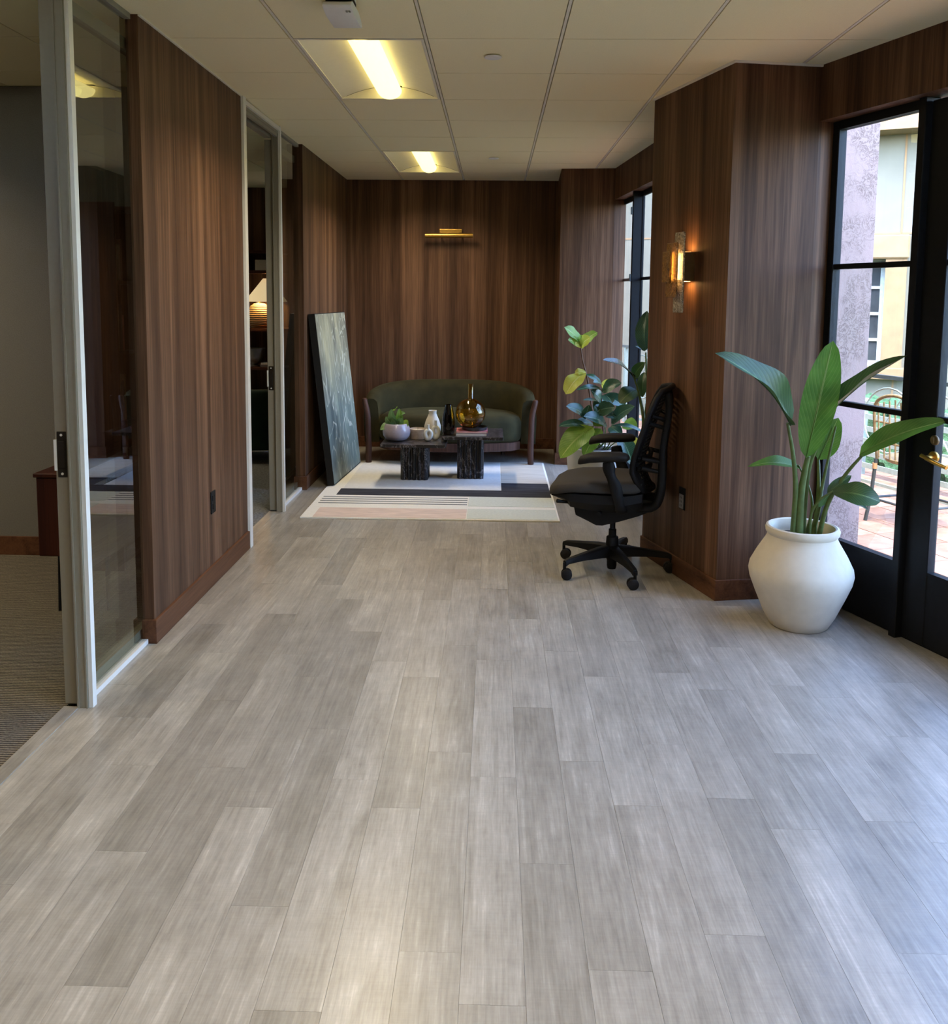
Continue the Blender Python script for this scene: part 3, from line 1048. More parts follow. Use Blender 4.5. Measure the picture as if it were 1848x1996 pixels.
troffer(GX - 2 * TS, GY + 1 * TS, 'nearer lit ceiling troffer with a long curved lens, beside the white ceiling sensor')
troffer(GX - 2 * TS, GY + 6 * TS, 'farther lit ceiling troffer in front of the wooden back wall')
troffer(GX - 2 * TS, GY - 4 * TS, 'unseen troffer added to light the grey floor, behind the viewer', power=0.4)  # out of view, added to light the near end of the room
troffer(GX, GY - 5 * TS, 'unseen added troffer beside the black glazed doors, behind the viewer')  # another added troffer behind the viewer, for light on the near floor
troffer(GX - 2 * TS, GY - 9 * TS, 'unseen added troffer at the front end of the corridor')  # also added behind the viewer for its light
M['lens_added_office'] = emit('added office troffer lens', (1.0, 0.86, 0.40, 1), LENS)  # lens of the unseen troffers added to brighten the offices
troffer(GX - 7 * TS, GY, 'unseen troffer added to light the nearer office, beside its grey end wall', mat=M['lens_added_office'])  # hidden fixture, added so the nearer office is not too dark
troffer(GX - 7 * TS, GY - 3 * TS, 'unseen troffer added to light the nearer office, away from the glass', mat=M['lens_added_office'])  # second hidden fixture added to brighten the nearer office
troffer(GX - 8 * TS, GY + 7 * TS, 'unseen troffer added to light the study behind the farther glass door', mat=M['lens_added_office'])  # added fixture, set far left so only its light shows in the doorway

for px, py, lb in ((961, 114, 'round white cover disc on the ceiling beside the nearer troffer'), (962.5, 310, 'round white cover disc on the ceiling beside the farther troffer')):
    p = atz(px, py, ZC - 0.012)
    b = MB().lathe([(0.0, 0.0), (0.030, 0.0), (0.041, 0.003), (0.043, 0.007), (0.0425, 0.0072), (0.018, 0.0075), (0.018, 0.0125), (0, 0.0125)], (p.x, p.y, ZC - 0.0125), 28)
    tag(b.build('sprinkler_cover', M['white_plastic'], smooth=40), lb, 'sprinkler cover', 'ceiling sprinkler covers')

# white wedge-shaped device hung from the ceiling
q = [atz(x, y, 2.632) for x, y in ((628, 14), (685, 14), (706, 57), (650, 58))]
xa, xb, ya, yb = q[0].x, q[1].x, q[0].y, q[2].y
sn = thing('ceiling_sensor', 'white wedge shaped plastic sensor hung below the ceiling before the nearer troffer', 'sensor', ((xa + xb) / 2, (ya + yb) / 2, ZC))
prof = [(yb, 2.636), (yb - 0.03, 2.628), (ya + 0.08, 2.622), (ya + 0.004, 2.632), (ya - 0.004, 2.640), (ya + 0.002, 2.652), (ya + 0.03, 2.664), (yb - 0.10, 2.670), (yb - 0.03, 2.660), (yb, 2.643)]
MB().extrude([V((xa, y, z)) for y, z in prof], V((xb - xa, 0, 0))).build('housing', M['white_plastic'], sn, bevel=0.004, seg=2, smooth=40)
MB().box(xa + 0.006, xb - 0.006, ya + 0.0, ya + 0.15, 2.667, 2.69).build('mount', M['black_plastic'], sn)
MB().box(xa + 0.004, xb - 0.004, ya + 0.04, ya + 0.14, 2.69, ZC).build('bracket', M['white_plastic'], sn)
lt = MB()
for k in range(2):
    lt.box(xb - 0.026 + k * 0.011, xb - 0.019 + k * 0.011, ya + 0.022, ya + 0.036, 2.6232, 2.6262)
lt.build('marking', M['grey_plastic'], sn)

# ================================================================== BACK WALL PICTURE LIGHT
pl = thing('picture_light', 'brass tube picture light fixed high on the wooden back wall', 'picture light', (-0.46, 8.85, 2.15))
MB().tube([(-0.703, 8.745, 2.152), (-0.228, 8.745, 2.156)], 0.023, 20).build('tube_shade', M['brass'], pl, smooth=40)
b = MB()
b.box(-0.566, -0.342, 8.832, 8.85, 2.165, 2.222)
b.build('wall_plate', M['brass'], pl, bevel=0.003, seg=2)
for x in (-0.55, -0.36):
    MB().tube([(x, 8.835, 2.185), (x, 8.79, 2.182), (x, 8.745, 2.172)], 0.008, 8).build('arm', M['brass'], pl, smooth=40)

# ================================================================== WALL SOCKETS
so1 = thing('wall_outlet', 'black socket plate low on the left wooden wall', 'outlet', (LX, 4.5, 0.4), 'wall sockets')
pc = at(410.5, 982, 4.52)
yy = 4.535
MB().box(LX, LX + 0.006, yy - 0.036, yy + 0.036, 0.385, 0.505).build('plate', M['black_plastic'], so1, bevel=0.002, seg=1)
fa = MB()
for z in (0.423, 0.467):
    fa.box(LX + 0.006, LX + 0.0085, yy - 0.017, yy + 0.017, z - 0.014, z + 0.014)
fa.build('socket_face', M['black_rubber'], so1)
CU = cd
so2 = thing('wall_outlet', 'dark socket plate with a grey face on the column behind the office chair', 'outlet', tuple(A0 + CU * 0.38 + UP * 0.45), 'wall sockets')
MB().obox(A0, CU, CN, UP, 0.345, 0.413, 0.0005, 0.006, 0.388, 0.512).build('plate', M['black_plastic'], so2, bevel=0.002, seg=1)
MB().obox(A0, CU, CN, UP, 0.356, 0.402, 0.006, 0.011, 0.394, 0.474).build('socket_face', M['grey_plastic'], so2, bevel=0.002, seg=1)
fs = MB()
for z in (0.412, 0.434, 0.456):
    for u in (0.37, 0.385):
        fs.obox(A0, CU, CN, UP, u, u + 0.004, 0.011, 0.0116, z - 0.006, z + 0.006)
fs.build('slot', M['black_rubber'], so2)

# ================================================================== SCONCE
SU, SZ = 0.355, 1.722
sco = thing('wall_sconce', 'lit wall sconce of textured amber and clear glass slabs on a bronze block', 'sconce', tuple(A0 + CU * SU + UP * SZ))
MB().obox(A0, CU, CN, UP, SU - 0.022, SU + 0.05, 0.0, 0.088, SZ - 0.078, SZ + 0.078).build('bracket', M['bronze'], sco, bevel=0.003, seg=1)


def slab_glass(u0, u1, d0, d1, z0, z1, mat):
    b = MB().obox(A0, CU, CN, UP, u0, u1, d0, d1, z0, z1)
    b.build('glass_slab', mat, sco, bevel=0.006, seg=2, smooth=60)


slab_glass(SU - 0.085, SU + 0.02, 0.092, 0.102, SZ - 0.245, SZ + 0.18, M['clear_rough'])
slab_glass(SU - 0.06, SU + 0.06, 0.118, 0.128, SZ - 0.165, SZ + 0.125, M['amber_rough'])
slab_glass(SU + 0.0, SU + 0.085, 0.130, 0.139, SZ - 0.085, SZ + 0.08, M['amber_rough'])
MB().tube([A0 + CU * SU + CN * 0.110 + UP * (SZ - 0.07), A0 + CU * SU + CN * 0.110 + UP * (SZ + 0.07)], 0.0065, 10).build('light_bar', M['bulb'], sco)
M['glow'] = emit('warm LED plate', (1.0, 0.50, 0.15, 1), 60.0)
for z0_ in (SZ + 0.0765, SZ - 0.0785):
    MB().obox(A0, CU, CN, UP, SU - 0.012, SU + 0.04, 0.02, 0.07, z0_, z0_ + 0.002).build('light_plate', M['glow'], sco)

# ================================================================== RUG
RZ = 0.012
rug = tag(MB().box(-1.345, 0.468, 5.912, 8.02, 0.0, RZ).build('rug', M['white_line'], bevel=0.003, seg=2),
          'geometric rug with ivory border, charcoal band and blush and sage blocks under the marble tables', 'rug')


def rp(cx, cy):
    return atz(580 + cx / 3.487, 900 + cy / 3.487, RZ)


def patch(x0, x1, y0, y1, mat, label=None, h=0.0025):
    b = MB().box(x0, x1, y0, y1, RZ - 0.001, RZ + h)
    return b.build('pile_panel', mat, rug, bevel=0.001, seg=1, label=label)


yd0, yd1 = rp(1200, 238).y, rp(700, 188).y
xl = rp(1385, 190).x
patch(-1.215, 0.452, yd0, yd1, M['rug_dark'], 'charcoal band')
yb1 = rp(1500, 149).y
patch(xl, 0.452, yd1, yb1, M['rug_dark'], 'charcoal block')
patch(xl, 0.452, yb1, 7.99, M['rug_beige'], 'beige ribbed block')
patch(-1.20, xl - 0.006, yd1 + 0.006, 7.99, M['rug_grey'], 'pale grey field')
xs = rp(1160, 300).x
ys0, ys1 = rp(600, 292).y, rp(600, 236).y
for k in range(4):
    yk = ys0 + (ys1 - ys0) * (k + 0.5) / 4
    patch(-1.30, xs - 0.01, yk - 0.008, yk + 0.008, M['rug_line'], 'thin grey stripe')
patch(xs, 0.455, rp(1300, 305).y, yd0 - 0.012, M['rug_sage'], 'sage block, upper')
patch(xs, 0.455, 5.925, rp(1300, 324).y, M['rug_sage'], 'sage block, front')
patch(rp(130, 350).x - 0.01, xs - 0.006, 5.925, rp(700, 318).y, M['rug_pink'], 'blush block')

# ================================================================== LEANING PAINTING
bn, bf = V((-1.286, 6.905, 0.0)), V((-1.226, 7.905, 0.0))
tn, tf = V((-1.440, 6.93, 1.385)), V((-1.372, 7.915, 1.385))
nrm = (bf - bn).cross(tn - bn).normalized()
if nrm.x < 0:
    nrm = -nrm
PT = 0.055
lift = V((0, 0, 0.0185))
pt = thing('leaning_painting', 'large unframed abstract grey green painting with black edges leaning on the left wall', 'painting', tuple((bn + bf) / 2))
MB().extrude([p + lift for p in (bn, bf, tf, tn)], -nrm * PT).build('canvas', M['canvas_edge'], pt)
e1 = (bf - bn).normalized() * 0.006
e2 = (tn - bn).normalized() * 0.006
MB().extrude([p + lift + nrm * 0.0008 for p in (bn + e1 + e2, bf - e1 + e2, tf - e1 - e2, tn + e1 - e2)], -nrm * 0.0016).build('painted_face', M['painting'], pt)

# ================================================================== SOFA
sf = thing('curved_sofa', 'curved dark green velvet sofa with walnut arm posts against the back wall', 'sofa', (-0.41, 8.2, 0))
SX, SY, SA, SB = -0.405, 7.96, 0.79, 0.69


def sofa_pt(th, off, z):
    a, b_ = SA - off, SB - off
    p = 2.6
    cs, sn_ = math.cos(th), math.sin(th)
    x = math.copysign(abs(sn_) ** (2 / p), sn_) * a
    y = math.copysign(abs(cs) ** (2 / p), cs) * b_
    return V((SX + x, SY + y, z))


rings = []
NT_ = 44
for k in range(NT_ + 1):
    th = R(-90) + R(180) * k / NT_
    c_ = max(0.0, math.cos(th))
    zt = 0.605 + 0.125 * (c_ ** 0.45 if c_ > 0 else 0)
    lean = 0.045 * c_
    ring = []
    for off, z in ((0.0, 0.20), (-0.01 - lean * 0.2, 0.42), (-lean * 0.6, zt - 0.05), (0.01 - lean * 0.6, zt - 0.015), (0.04 - lean * 0.6, zt), (0.085 - lean * 0.6, zt - 0.004),
                   (0.115 - lean * 0.5, zt - 0.03), (0.125, zt - 0.09), (0.13, 0.42), (0.13, 0.20)):
        ring.append(sofa_pt(th, off, z))
    rings.append(ring)
MB().loft(rings).build('backrest', M['velvet'], sf, smooth=60, bevel=0)
outl = [sofa_pt(R(-90) + R(180) * k / 30, 0.13, 0) for k in range(31)]
xr, xl_ = outl[-1].x, outl[0].x
fr_ = []
for k in range(1, 20):
    t_ = k / 20
    x = xr + (xl_ - xr) * t_
    fr_.append(V((x, SY - 0.05 - 0.16 * math.sin(math.pi * t_) ** 0.7, 0)))
plan = outl + fr_
cen = V((SX, SY + 0.18, 0))


def inset(sc, z, dome=0.0):
    return [V((cen.x + (p.x - cen.x) * sc, cen.y + (p.y - cen.y) * sc, z)) for p in plan]


sec = [(0.955, 0.225), (0.985, 0.245), (0.998, 0.29), (1.0, 0.36), (0.995, 0.41), (0.975, 0.445), (0.93, 0.463), (0.8, 0.474), (0.5, 0.482), (0.15, 0.484)]
MB().loft([inset(a, z) for a, z in sec]).build('seat', M['velvet'], sf, smooth=70)
MB().loft([inset(a, z) for a, z in ((0.96, 0.145), (0.985, 0.15), (0.985, 0.222), (0.96, 0.226))]).build('rail', M['dark_walnut'], sf, smooth=40)
for s, zf in ((-1, 0.0145), (1, 0.0145)):
    x = SX + s * 0.755
    y = SY - 0.045
    pts = spline([(x - s * 0.005, y + 0.01, zf), (x - s * 0.008, y, 0.16), (x - s * 0.004, y - 0.004, 0.33), (x + s * 0.002, y, 0.47), (x + s * 0.028, y + 0.012, 0.58), (x + s * 0.030, y + 0.02, 0.612)], 5)
    n_ = len(pts)
    rr = [0.029 - 0.006 * abs(k / n_ - 0.1) if k < n_ - 3 else 0.024 - 0.005 * (k - n_ + 3) for k in range(n_)]
    MB().tube(pts, rr, 10, up=(0, 1, 0)).build('arm_post', M['dark_walnut'], sf, smooth=50)
for s in (-1, 1):
    MB().tube([(SX + s * 0.5, SY + 0.55, 0.0), (SX + s * 0.48, SY + 0.5, 0.2)], [0.02, 0.028], 10).build('leg', M['dark_walnut'], sf, smooth=50)

# ================================================================== MARBLE TABLES
def fluted(mb, x0, x1, y0, y1, z0, z1, nf=5):
    """square pedestal whose four sides carry half-round flutes"""
    pts = []
    def side(a, b_, nrm_):
        for k in range(nf):
            for j in range(5):
                t_ = (k + (j + 0.5) / 5) / nf
                bulge = 0.020 * math.sin(math.pi * (j + 0.5) / 5)
                p = a.lerp(b_, t_) + nrm_ * (bulge - 0.014)
                pts.append(p)
    c_ = [V((x0, y0)), V((x1, y0)), V((x1, y1)), V((x0, y1))]
    for i, n_ in enumerate((V((0, -1)), V((1, 0)), V((0, 1)), V((-1, 0)))):
        side(c_[i], c_[(i + 1) % 4], n_)
    mb.prism([tuple(p) for p in pts], z0, z1)
    return mb


T1Z, T2Z = 0.352, 0.405
p1, p2, p3 = atz(741, 866, T1Z), atz(869, 867, T1Z), atz(757, 851, T1Z)
t1y0 = p1.y
ty1 = max(p3.y, t1y0 + 0.45)
t1 = thing('marble_side_table', 'lower black marble table on a fluted pedestal, holding the potted plant', 'table', (-0.65, 7.2, 0), 'pair of fluted marble tables')
MB().box(p1.x, p2.x, t1y0, t1y0 + 0.50, T1Z - 0.026, T1Z).build('table_top', M['marble'], t1, bevel=0.002, seg=1)
zt0 = RZ + 0.0028
fluted(MB(), -0.772, -0.552, 7.165, 7.385, zt0, T1Z - 0.026).build('pedestal', M['marble'], t1)
q2, q3 = atz(981, 853, T2Z), atz(848, 851, T2Z)
t2 = thing('marble_side_table', 'taller black marble table on a fluted pedestal, holding the amber bottle', 'table', (-0.19, 7.3, 0), 'pair of fluted marble tables')
MB().box(at(861, 852, q2.y).x, q2.x, q2.y, q2.y + 0.50, T2Z - 0.026, T2Z).build('table_top', M['marble'], t2, bevel=0.002, seg=1)
fluted(MB(), -0.300, -0.088, 7.245, 7.457, zt0, T2Z - 0.026).build('pedestal', M['marble'], t2)


def on(px, py, z):
    p = atz(px, py, z)
    return p.x, p.y


def scale_at(y):
    return y / FPX                                               # metres per pixel at that depth


# potted plant on the lower table
x, y = on(773, 858, T1Z)
pp = thing('potted_plant', 'small green leafy plant in a lilac glazed pot on the lower marble table', 'plant', (x, y, T1Z))
r0 = 27.5 * scale_at(y)
MB().lathe([(0.0, 0.0), (r0 * 0.55, 0.0), (r0 * 0.78, 0.012), (r0 * 0.96, 0.045), (r0, 0.075), (r0 * 0.96, 0.105), (r0 * 0.82, 0.135), (r0 * 0.78, 0.143), (r0 * 0.72, 0.143), (r0 * 0.74, 0.125), (0, 0.12)], (x, y, T1Z), 32).build('pot', M['lilac_glaze'], pp, smooth=60)


def leaf(parent, base, tip, width, mat, n=None, sag=0.0, fold=0.25, shape=0.8, curl=0.0, nu=12, nv=6, wave=0.0, skew=0.42):
    base, tip = V(base), V(tip)
    d = tip - base
    L = d.length
    dn = d.normalized()
    n = V(n) if n is not None else V((0, 0, 1))
    side = dn.cross(n)
    if side.length < 0.05:
        side = dn.orthogonal()
    side.normalize()
    nn = side.cross(dn).normalized()
    ph = random.random() * 6

    def fn(t_, v_):
        k = (v_ - 0.5) * 2
        u_ = t_ ** (math.log(0.5) / math.log(skew))
        wdt = width * 0.5 * max(0.0, math.sin(math.pi * min(1, max(0, u_)))) ** shape
        p = base + d * t_ + nn * (sag * L * math.sin(math.pi * t_)) - nn * (curl * L * t_ * t_)
        return p + side * (wdt * k * math.cos(fold)) + nn * (wdt * abs(k) * math.sin(fold) + wave * wdt * math.sin(t_ * 11 + ph + k) * abs(k))
    b = MB()
    b.grid(fn, nu, nv)
    rr = max(0.0012, width * 0.022)
    mid = [fn(k / 12, 0.5) - nn * rr * 0.3 for k in range(13)]
    b.tube(mid, [rr * (1 - 0.85 * k / 12) for k in range(13)], 5)
    return b.build('leaf', mat, parent, smooth=80)


sp = scale_at(y)
for (bx, by, tx, ty, wd, mt, n_) in ((771, 826, 763, 797, 20, 'leaf_mint', (-0.4, -0.8, 0.4)), (776, 824, 778, 796, 16, 'leaf_fresh', (0.3, -0.8, 0.5)), (776, 814, 790, 806, 17, 'leaf_mint', (-0.1, -0.5, 0.85)),
                                     (766, 832, 741, 838, 24, 'leaf_mint', (-0.2, -0.6, 0.75)), (783, 822, 794, 834, 20, 'leaf_fresh', (0.2, -0.85, 0.5)), (764, 828, 752, 812, 18, 'leaf_mint', (-0.2, -0.85, 0.4)),
                                     (772, 832, 768, 808, 18, 'leaf_mint', (0, -0.95, 0.3)), (778, 832, 784, 812, 18, 'leaf_mint', (0, -0.95, 0.3)), (770, 800, 774, 795, 16, 'leaf_fresh', (0, -0.5, 0.9))):
    dy = random.uniform(-0.06, 0.0)
    leaf(pp, at(bx, by, y), at(tx, ty, y + dy), wd * sp, M[mt], n=n_, sag=0.14, shape=0.6, skew=0.36, wave=0.05)
st = MB()
for tx, ty in ((770, 815), (780, 815), (763, 826), (786, 826)):
    st.tube([V((x, y, T1Z + 0.12)), at((tx + 773) / 2, 836, y), at(tx, ty, y)], 0.003, 6)
st.build('stem', M['green_stem'], pp)

# bowl, white vase, two looped sculptures
x, y = on(818, 857, T1Z)
y += 0.05
s_ = scale_at(y)
bw = MB().lathe([(0.0, 0), (0.056, 0.0), (0.066, 0.004), (0.071, 0.05), (0.073, 0.086), (0.070, 0.088), (0.066, 0.06), (0.06, 0.05), (0.0, 0.05)], (x - 0.02, y, T1Z), 30)
bwl = thing('stone_candle_bowl', 'low mottled beige bowl candle beside the lilac pot', 'bowl', (x - 0.02, y, T1Z))
bw.build('bowl', M['stone_bowl'], bwl, smooth=50)
MB().lathe([(0, 0.05), (0.065, 0.05), (0.065, 0.074), (0, 0.076)], (x - 0.02, y, T1Z), 24).build('wax', M['cream_ceramic'], bwl, smooth=40)
MB().tube([(x - 0.02, y, T1Z + 0.074), (x - 0.018, y, T1Z + 0.10)], 0.0015, 5).build('wick', M['black_rubber'], bwl)
x, y = on(843, 854, T1Z)
y += 0.12
tag(MB().lathe([(0, 0), (0.052, 0), (0.066, 0.01), (0.073, 0.05), (0.071, 0.09), (0.058, 0.135), (0.040, 0.175), (0.033, 0.195), (0.034, 0.215), (0.036, 0.222), (0.030, 0.222), (0.028, 0.2), (0, 0.195)], (x - 0.008, y, T1Z), 32)
    .build('cream_vase', M['cream_ceramic'], smooth=60), 'tall cream ceramic vase with a narrow neck behind two small looped white vases', 'vase')


def loop_vase(px, py, hgt, wd, mat, label, dy):
    x, y = on(px, py, T1Z)
    y += dy
    r = wd * 0.22
    n_ = 22
    pts = []
    for k in range(n_):
        a = 2 * math.pi * k / n_
        pts.append(V((x + (wd / 2 - r) * math.sin(a) * (1 - 0.22 * math.cos(a)), y, T1Z + r + (hgt * 0.40 - r) * (1 - math.cos(a)) * 0.98)))
    rr = [r * (1.12 - 0.35 * (1 - math.cos(2 * math.pi * k / n_)) / 2) for k in range(n_)]
    b = MB()
    rings = []
    for k, p in enumerate(pts):
        d = (pts[(k + 1) % n_] - pts[k - 1]).normalized()
        a_ = V((0, 1, 0))
        b_ = a_.cross(d)
        rings.append([p + (a_ * math.cos(2 * math.pi * j / 10) + b_ * math.sin(2 * math.pi * j / 10)) * rr[k] for j in range(10)])
    rings.append(rings[0])
    b.loft(rings, caps=False)
    ztop = T1Z + 2 * (hgt * 0.40 - r) * 0.98 + r
    b.lathe([(r * 0.8, ztop - r * 0.3), (r * 0.62, ztop + r * 0.8), (r * 0.55, T1Z + hgt - 0.006), (r * 0.7, T1Z + hgt), (r * 0.4, T1Z + hgt), (r * 0.3, ztop)], (x, y, 0), 14)
    tag(b.build('loop_vase', mat, smooth=70), label, 'vase', 'looped white vases')


loop_vase(849, 858, 0.165, 0.085, M['white_glaze'], 'taller looped white vase right in front of the cream vase', 0.02)
loop_vase(835, 859, 0.140, 0.085, M['white_glaze'], 'shorter looped white vase with a round hole at the table front', -0.02)

# smoked vase, book, magazine, black tray, amber bottle
x, y = on(874, 847, T2Z)
y += 0.02
s_ = scale_at(y)
outer = [(0.0, 0.0), (0.040, 0.0), (0.050, 0.02), (0.055, 0.07), (0.053, 0.12), (0.046, 0.17), (0.036, 0.215), (0.029, 0.25)]
inner = [(0.025, 0.25), (0.032, 0.21), (0.042, 0.165), (0.048, 0.12), (0.049, 0.07), (0.044, 0.035), (0.0, 0.03)]
tag(MB().lathe(outer + inner, (x, y, T2Z), 32).build('smoked_vase', M['smoke_glass'], smooth=60), 'tall smoked black glass vase left of the amber bottle', 'vase')
bx0, bx1 = on(888, 850, T2Z)[0], on(949, 850, T2Z)[0]
by0 = on(918, 850, T2Z)[1]


def book(x0, x1, y0, y1, z, h, cover, label, rot=0.0):
    c_ = V(((x0 + x1) / 2, (y0 + y1) / 2, z))
    t_ = thing('book', label, 'book', tuple(c_), 'books under the amber bottle')
    ax = V((math.cos(rot), math.sin(rot), 0))
    ay = V((-math.sin(rot), math.cos(rot), 0))
    hx, hy = (x1 - x0) / 2, (y1 - y0) / 2
    b = MB()
    b.obox(c_, ax, ay, UP, -hx, hx, -hy, hy, 0, 0.0025)
    b.obox(c_, ax, ay, UP, -hx, hx, -hy, hy, h - 0.0025, h)
    b.obox(c_, ax, ay, UP, hx - 0.003, hx, -hy, hy, 0.0025, h - 0.0025)
    b.build('cover', cover, t_)
    MB().obox(c_, ax, ay, UP, -hx + 0.003, hx - 0.003, -hy + 0.004, hy - 0.004, 0.0025, h - 0.0025).build('page_block', M['paper'], t_)
    return t_


book(bx0, bx1, by0, by0 + 0.20, T2Z + 0.0003, 0.024, M['book_grey'], 'thick grey bottom book of the stack on the taller table')
book(bx0 + 0.004, bx1 + 0.004, by0 + 0.004, by0 + 0.205, T2Z + 0.0246, 0.014, M['book_pink'], 'thin pink book lying between the grey book and the black tray', 0.03)
x = (bx0 + bx1) / 2 + 0.03
yb_ = by0 + 0.11
ZB = T2Z + 0.039
tag(MB().lathe([(0, 0), (0.098, 0), (0.104, 0.003), (0.108, 0.026), (0.105, 0.027), (0.100, 0.008), (0, 0.006)], (x - 0.005, yb_, ZB), 40).build('round_tray', M['book_black'], smooth=50),
    'shallow round black tray on the books beneath the amber bottle', 'tray')
ax_ = on(917, 820, ZB + 0.01)[0]
ax_ = at(917, 800, yb_).x
rb = 0.127


def bottle_prof(r, neck, zn, inn=0.0):
    pr_ = []
    for k in range(0, 17):
        a = -math.pi / 2 + (math.pi * 0.935) * k / 16
        pr_.append((max((r - inn) * math.cos(a), 0.0 if k == 0 else 0.001), r + (r - inn) * math.sin(a)))
    pr_[0] = (0.0, inn)
    pr_[1] = (pr_[1][0], max(pr_[1][1], inn))
    pr_ = [q_ for q_ in pr_ if q_[0] > neck - inn or q_[1] < r]
    pr_ += [(neck - inn, 2 * r + 0.0), (neck - inn, zn)]
    return pr_


op = bottle_prof(rb, 0.024, 0.375)
ip = bottle_prof(rb, 0.024, 0.375, 0.006)
tag(MB().lathe(op + ip[::-1], (ax_, yb_, ZB + 0.0075), 48, caps=False).build('amber_bottle', M['amber_glass'], smooth=70),
    'round amber glass bottle with a long straight neck on the taller table', 'bottle')

# ================================================================== OFFICE CHAIR
CC = V((0.685, 4.87, 0))
CF = V((-0.976, 0.215, 0)).normalized()
CLt = V((-CF.y, CF.x, 0))                                        # the chair's left, facing the camera side
ch = thing('office_chair', 'black ergonomic mesh back swivel chair on five castors by the wooden column', 'chair', tuple(CC))


def T(s, l, z):
    return CC + CF * s + CLt * l + UP * z


# seat cushion: sections from front to back
rings = []
for s, hw, zt, zb in ((0.345, 0.14, 0.486, 0.462), (0.335, 0.185, 0.505, 0.452), (0.29, 0.225, 0.530, 0.462), (0.20, 0.245, 0.549, 0.478), (0.08, 0.250, 0.556, 0.482), (-0.05, 0.240, 0.556, 0.482), (-0.13, 0.215, 0.556, 0.484), (-0.165, 0.17, 0.548, 0.492)):
    ring = []
    for k in range(20):
        a = 2 * math.pi * k / 20
        cx_ = math.copysign(abs(math.cos(a)) ** 0.45, math.cos(a)) * hw
        sz = math.copysign(abs(math.sin(a)) ** 0.6, math.sin(a))
        mid, hz = (zt + zb) / 2, (zt - zb) / 2
        edge = abs(cx_) / hw
        ring.append(T(s, cx_, mid + hz * sz + (0.008 * edge ** 2 if sz > 0 else 0)))
    rings.append(ring)
MB().loft(rings).build('seat', M['chair_fabric'], ch, smooth=60)
rings = []
for s, hw, zt, zb in ((0.33, 0.17, 0.462, 0.447), (0.25, 0.225, 0.476, 0.430), (0.22, 0.235, 0.482, 0.400), (0.10, 0.24, 0.484, 0.385), (-0.08, 0.23, 0.484, 0.385), (-0.17, 0.18, 0.492, 0.40)):
    rings.append([T(s, x_ * hw, z_) for x_, z_ in ((-1, zt), (-1.0, (zt + zb) / 2), (-0.8, zb), (0.8, zb), (1.0, (zt + zb) / 2), (1, zt))])
MB().loft(rings).build('seat_pan', M['black_plastic'], ch, smooth=30)
mech = [(0.215, 0.40), (0.20, 0.335), (0.13, 0.305), (0.085, 0.284), (0.05, 0.284), (-0.05, 0.315), (-0.15, 0.352), (-0.255, 0.40), (-0.24, 0.44), (-0.10, 0.46), (0.1, 0.45)]
MB().extrude([T(s, -0.115, z) for s, z in mech], CLt * 0.23).build('tilt_mechanism', M['black_plastic'], ch, bevel=0.008, seg=2, smooth=40)
lvb = MB()
lvb.tube([T(0.20, 0.1, 0.40), T(0.235, 0.19, 0.425), T(0.29, 0.225, 0.437)], [0.008, 0.008, 0.011], 8)
lvb.build('adjusting_lever', M['black_plastic'], ch, smooth=50)
lvb = MB()
lvb.tube([T(0.05, 0.1, 0.37), T(0.06, 0.20, 0.372)], [0.008, 0.010], 8)
lvb.build('adjusting_lever', M['black_plastic'], ch, smooth=50)

# backrest: perforated sheet in a border, wrapped at the sides
BP = [(0.50, -0.165), (0.56, -0.135), (0.62, -0.112), (0.68, -0.116), (0.755, -0.138), (0.843, -0.165), (0.936, -0.194), (1.01, -0.224), (1.055, -0.255)]
BW = [(0.50, 0.15), (0.56, 0.20), (0.64, 0.235), (0.75, 0.245), (0.85, 0.235), (0.95, 0.215), (1.02, 0.19), (1.055, 0.15)]


def interp(tab, z):
    for (a, b_), (c_, d_) in zip(tab[:-1], tab[1:]):
        if z <= c_:
            k = (z - a) / (c_ - a)
            k = max(0, k)
            return b_ + (d_ - b_) * k
    return tab[-1][1]


def back_pt(t_, v_):
    z = 0.50 + 0.555 * t_
    k = (v_ - 0.5) * 2
    hw = interp(BW, z)
    return T(interp(BP, z) - 0.055 * (1 - k * k), k * hw, z + 0.018 * (1 - k * k) * t_)


b = MB()
NU, NV = 26, 16
for i in range(NU):
    for j in range(NV):
        o_ = [back_pt((i + a) / NU, (j + c_) / NV) for a, c_ in ((0, 0), (1, 0), (1, 1), (0, 1))]
        cen_ = sum(o_, V((0, 0, 0))) / 4
        hole = 0.55 if 1 < j < NV - 2 and 0 < i < NU - 1 else 0.0
        if hole:
            in_ = [cen_ + (p - cen_) * hole for p in o_]
            b.add(o_ + in_, [(0, 1, 5, 4), (1, 2, 6, 5), (2, 3, 7, 6), (3, 0, 4, 7)])
        else:
            b.add(o_, [(0, 1, 2, 3)])
bo = b.build('backrest', M['black_plastic'], ch)
md = bo.modifiers.new('solid', 'SOLIDIFY')
md.thickness = 0.005
edge = [back_pt(k / 14, 0) for k in range(15)] + [back_pt(1, k / 8) for k in range(1, 9)] + [back_pt(1 - k / 14, 1) for k in range(1, 15)] + [back_pt(0, 1 - k / 8) for k in range(1, 8)]
edge.append(edge[0])
MB().tube(edge, 0.015, 8).build('back_border', M['black_plastic'], ch, smooth=60)
bf_ = MB()
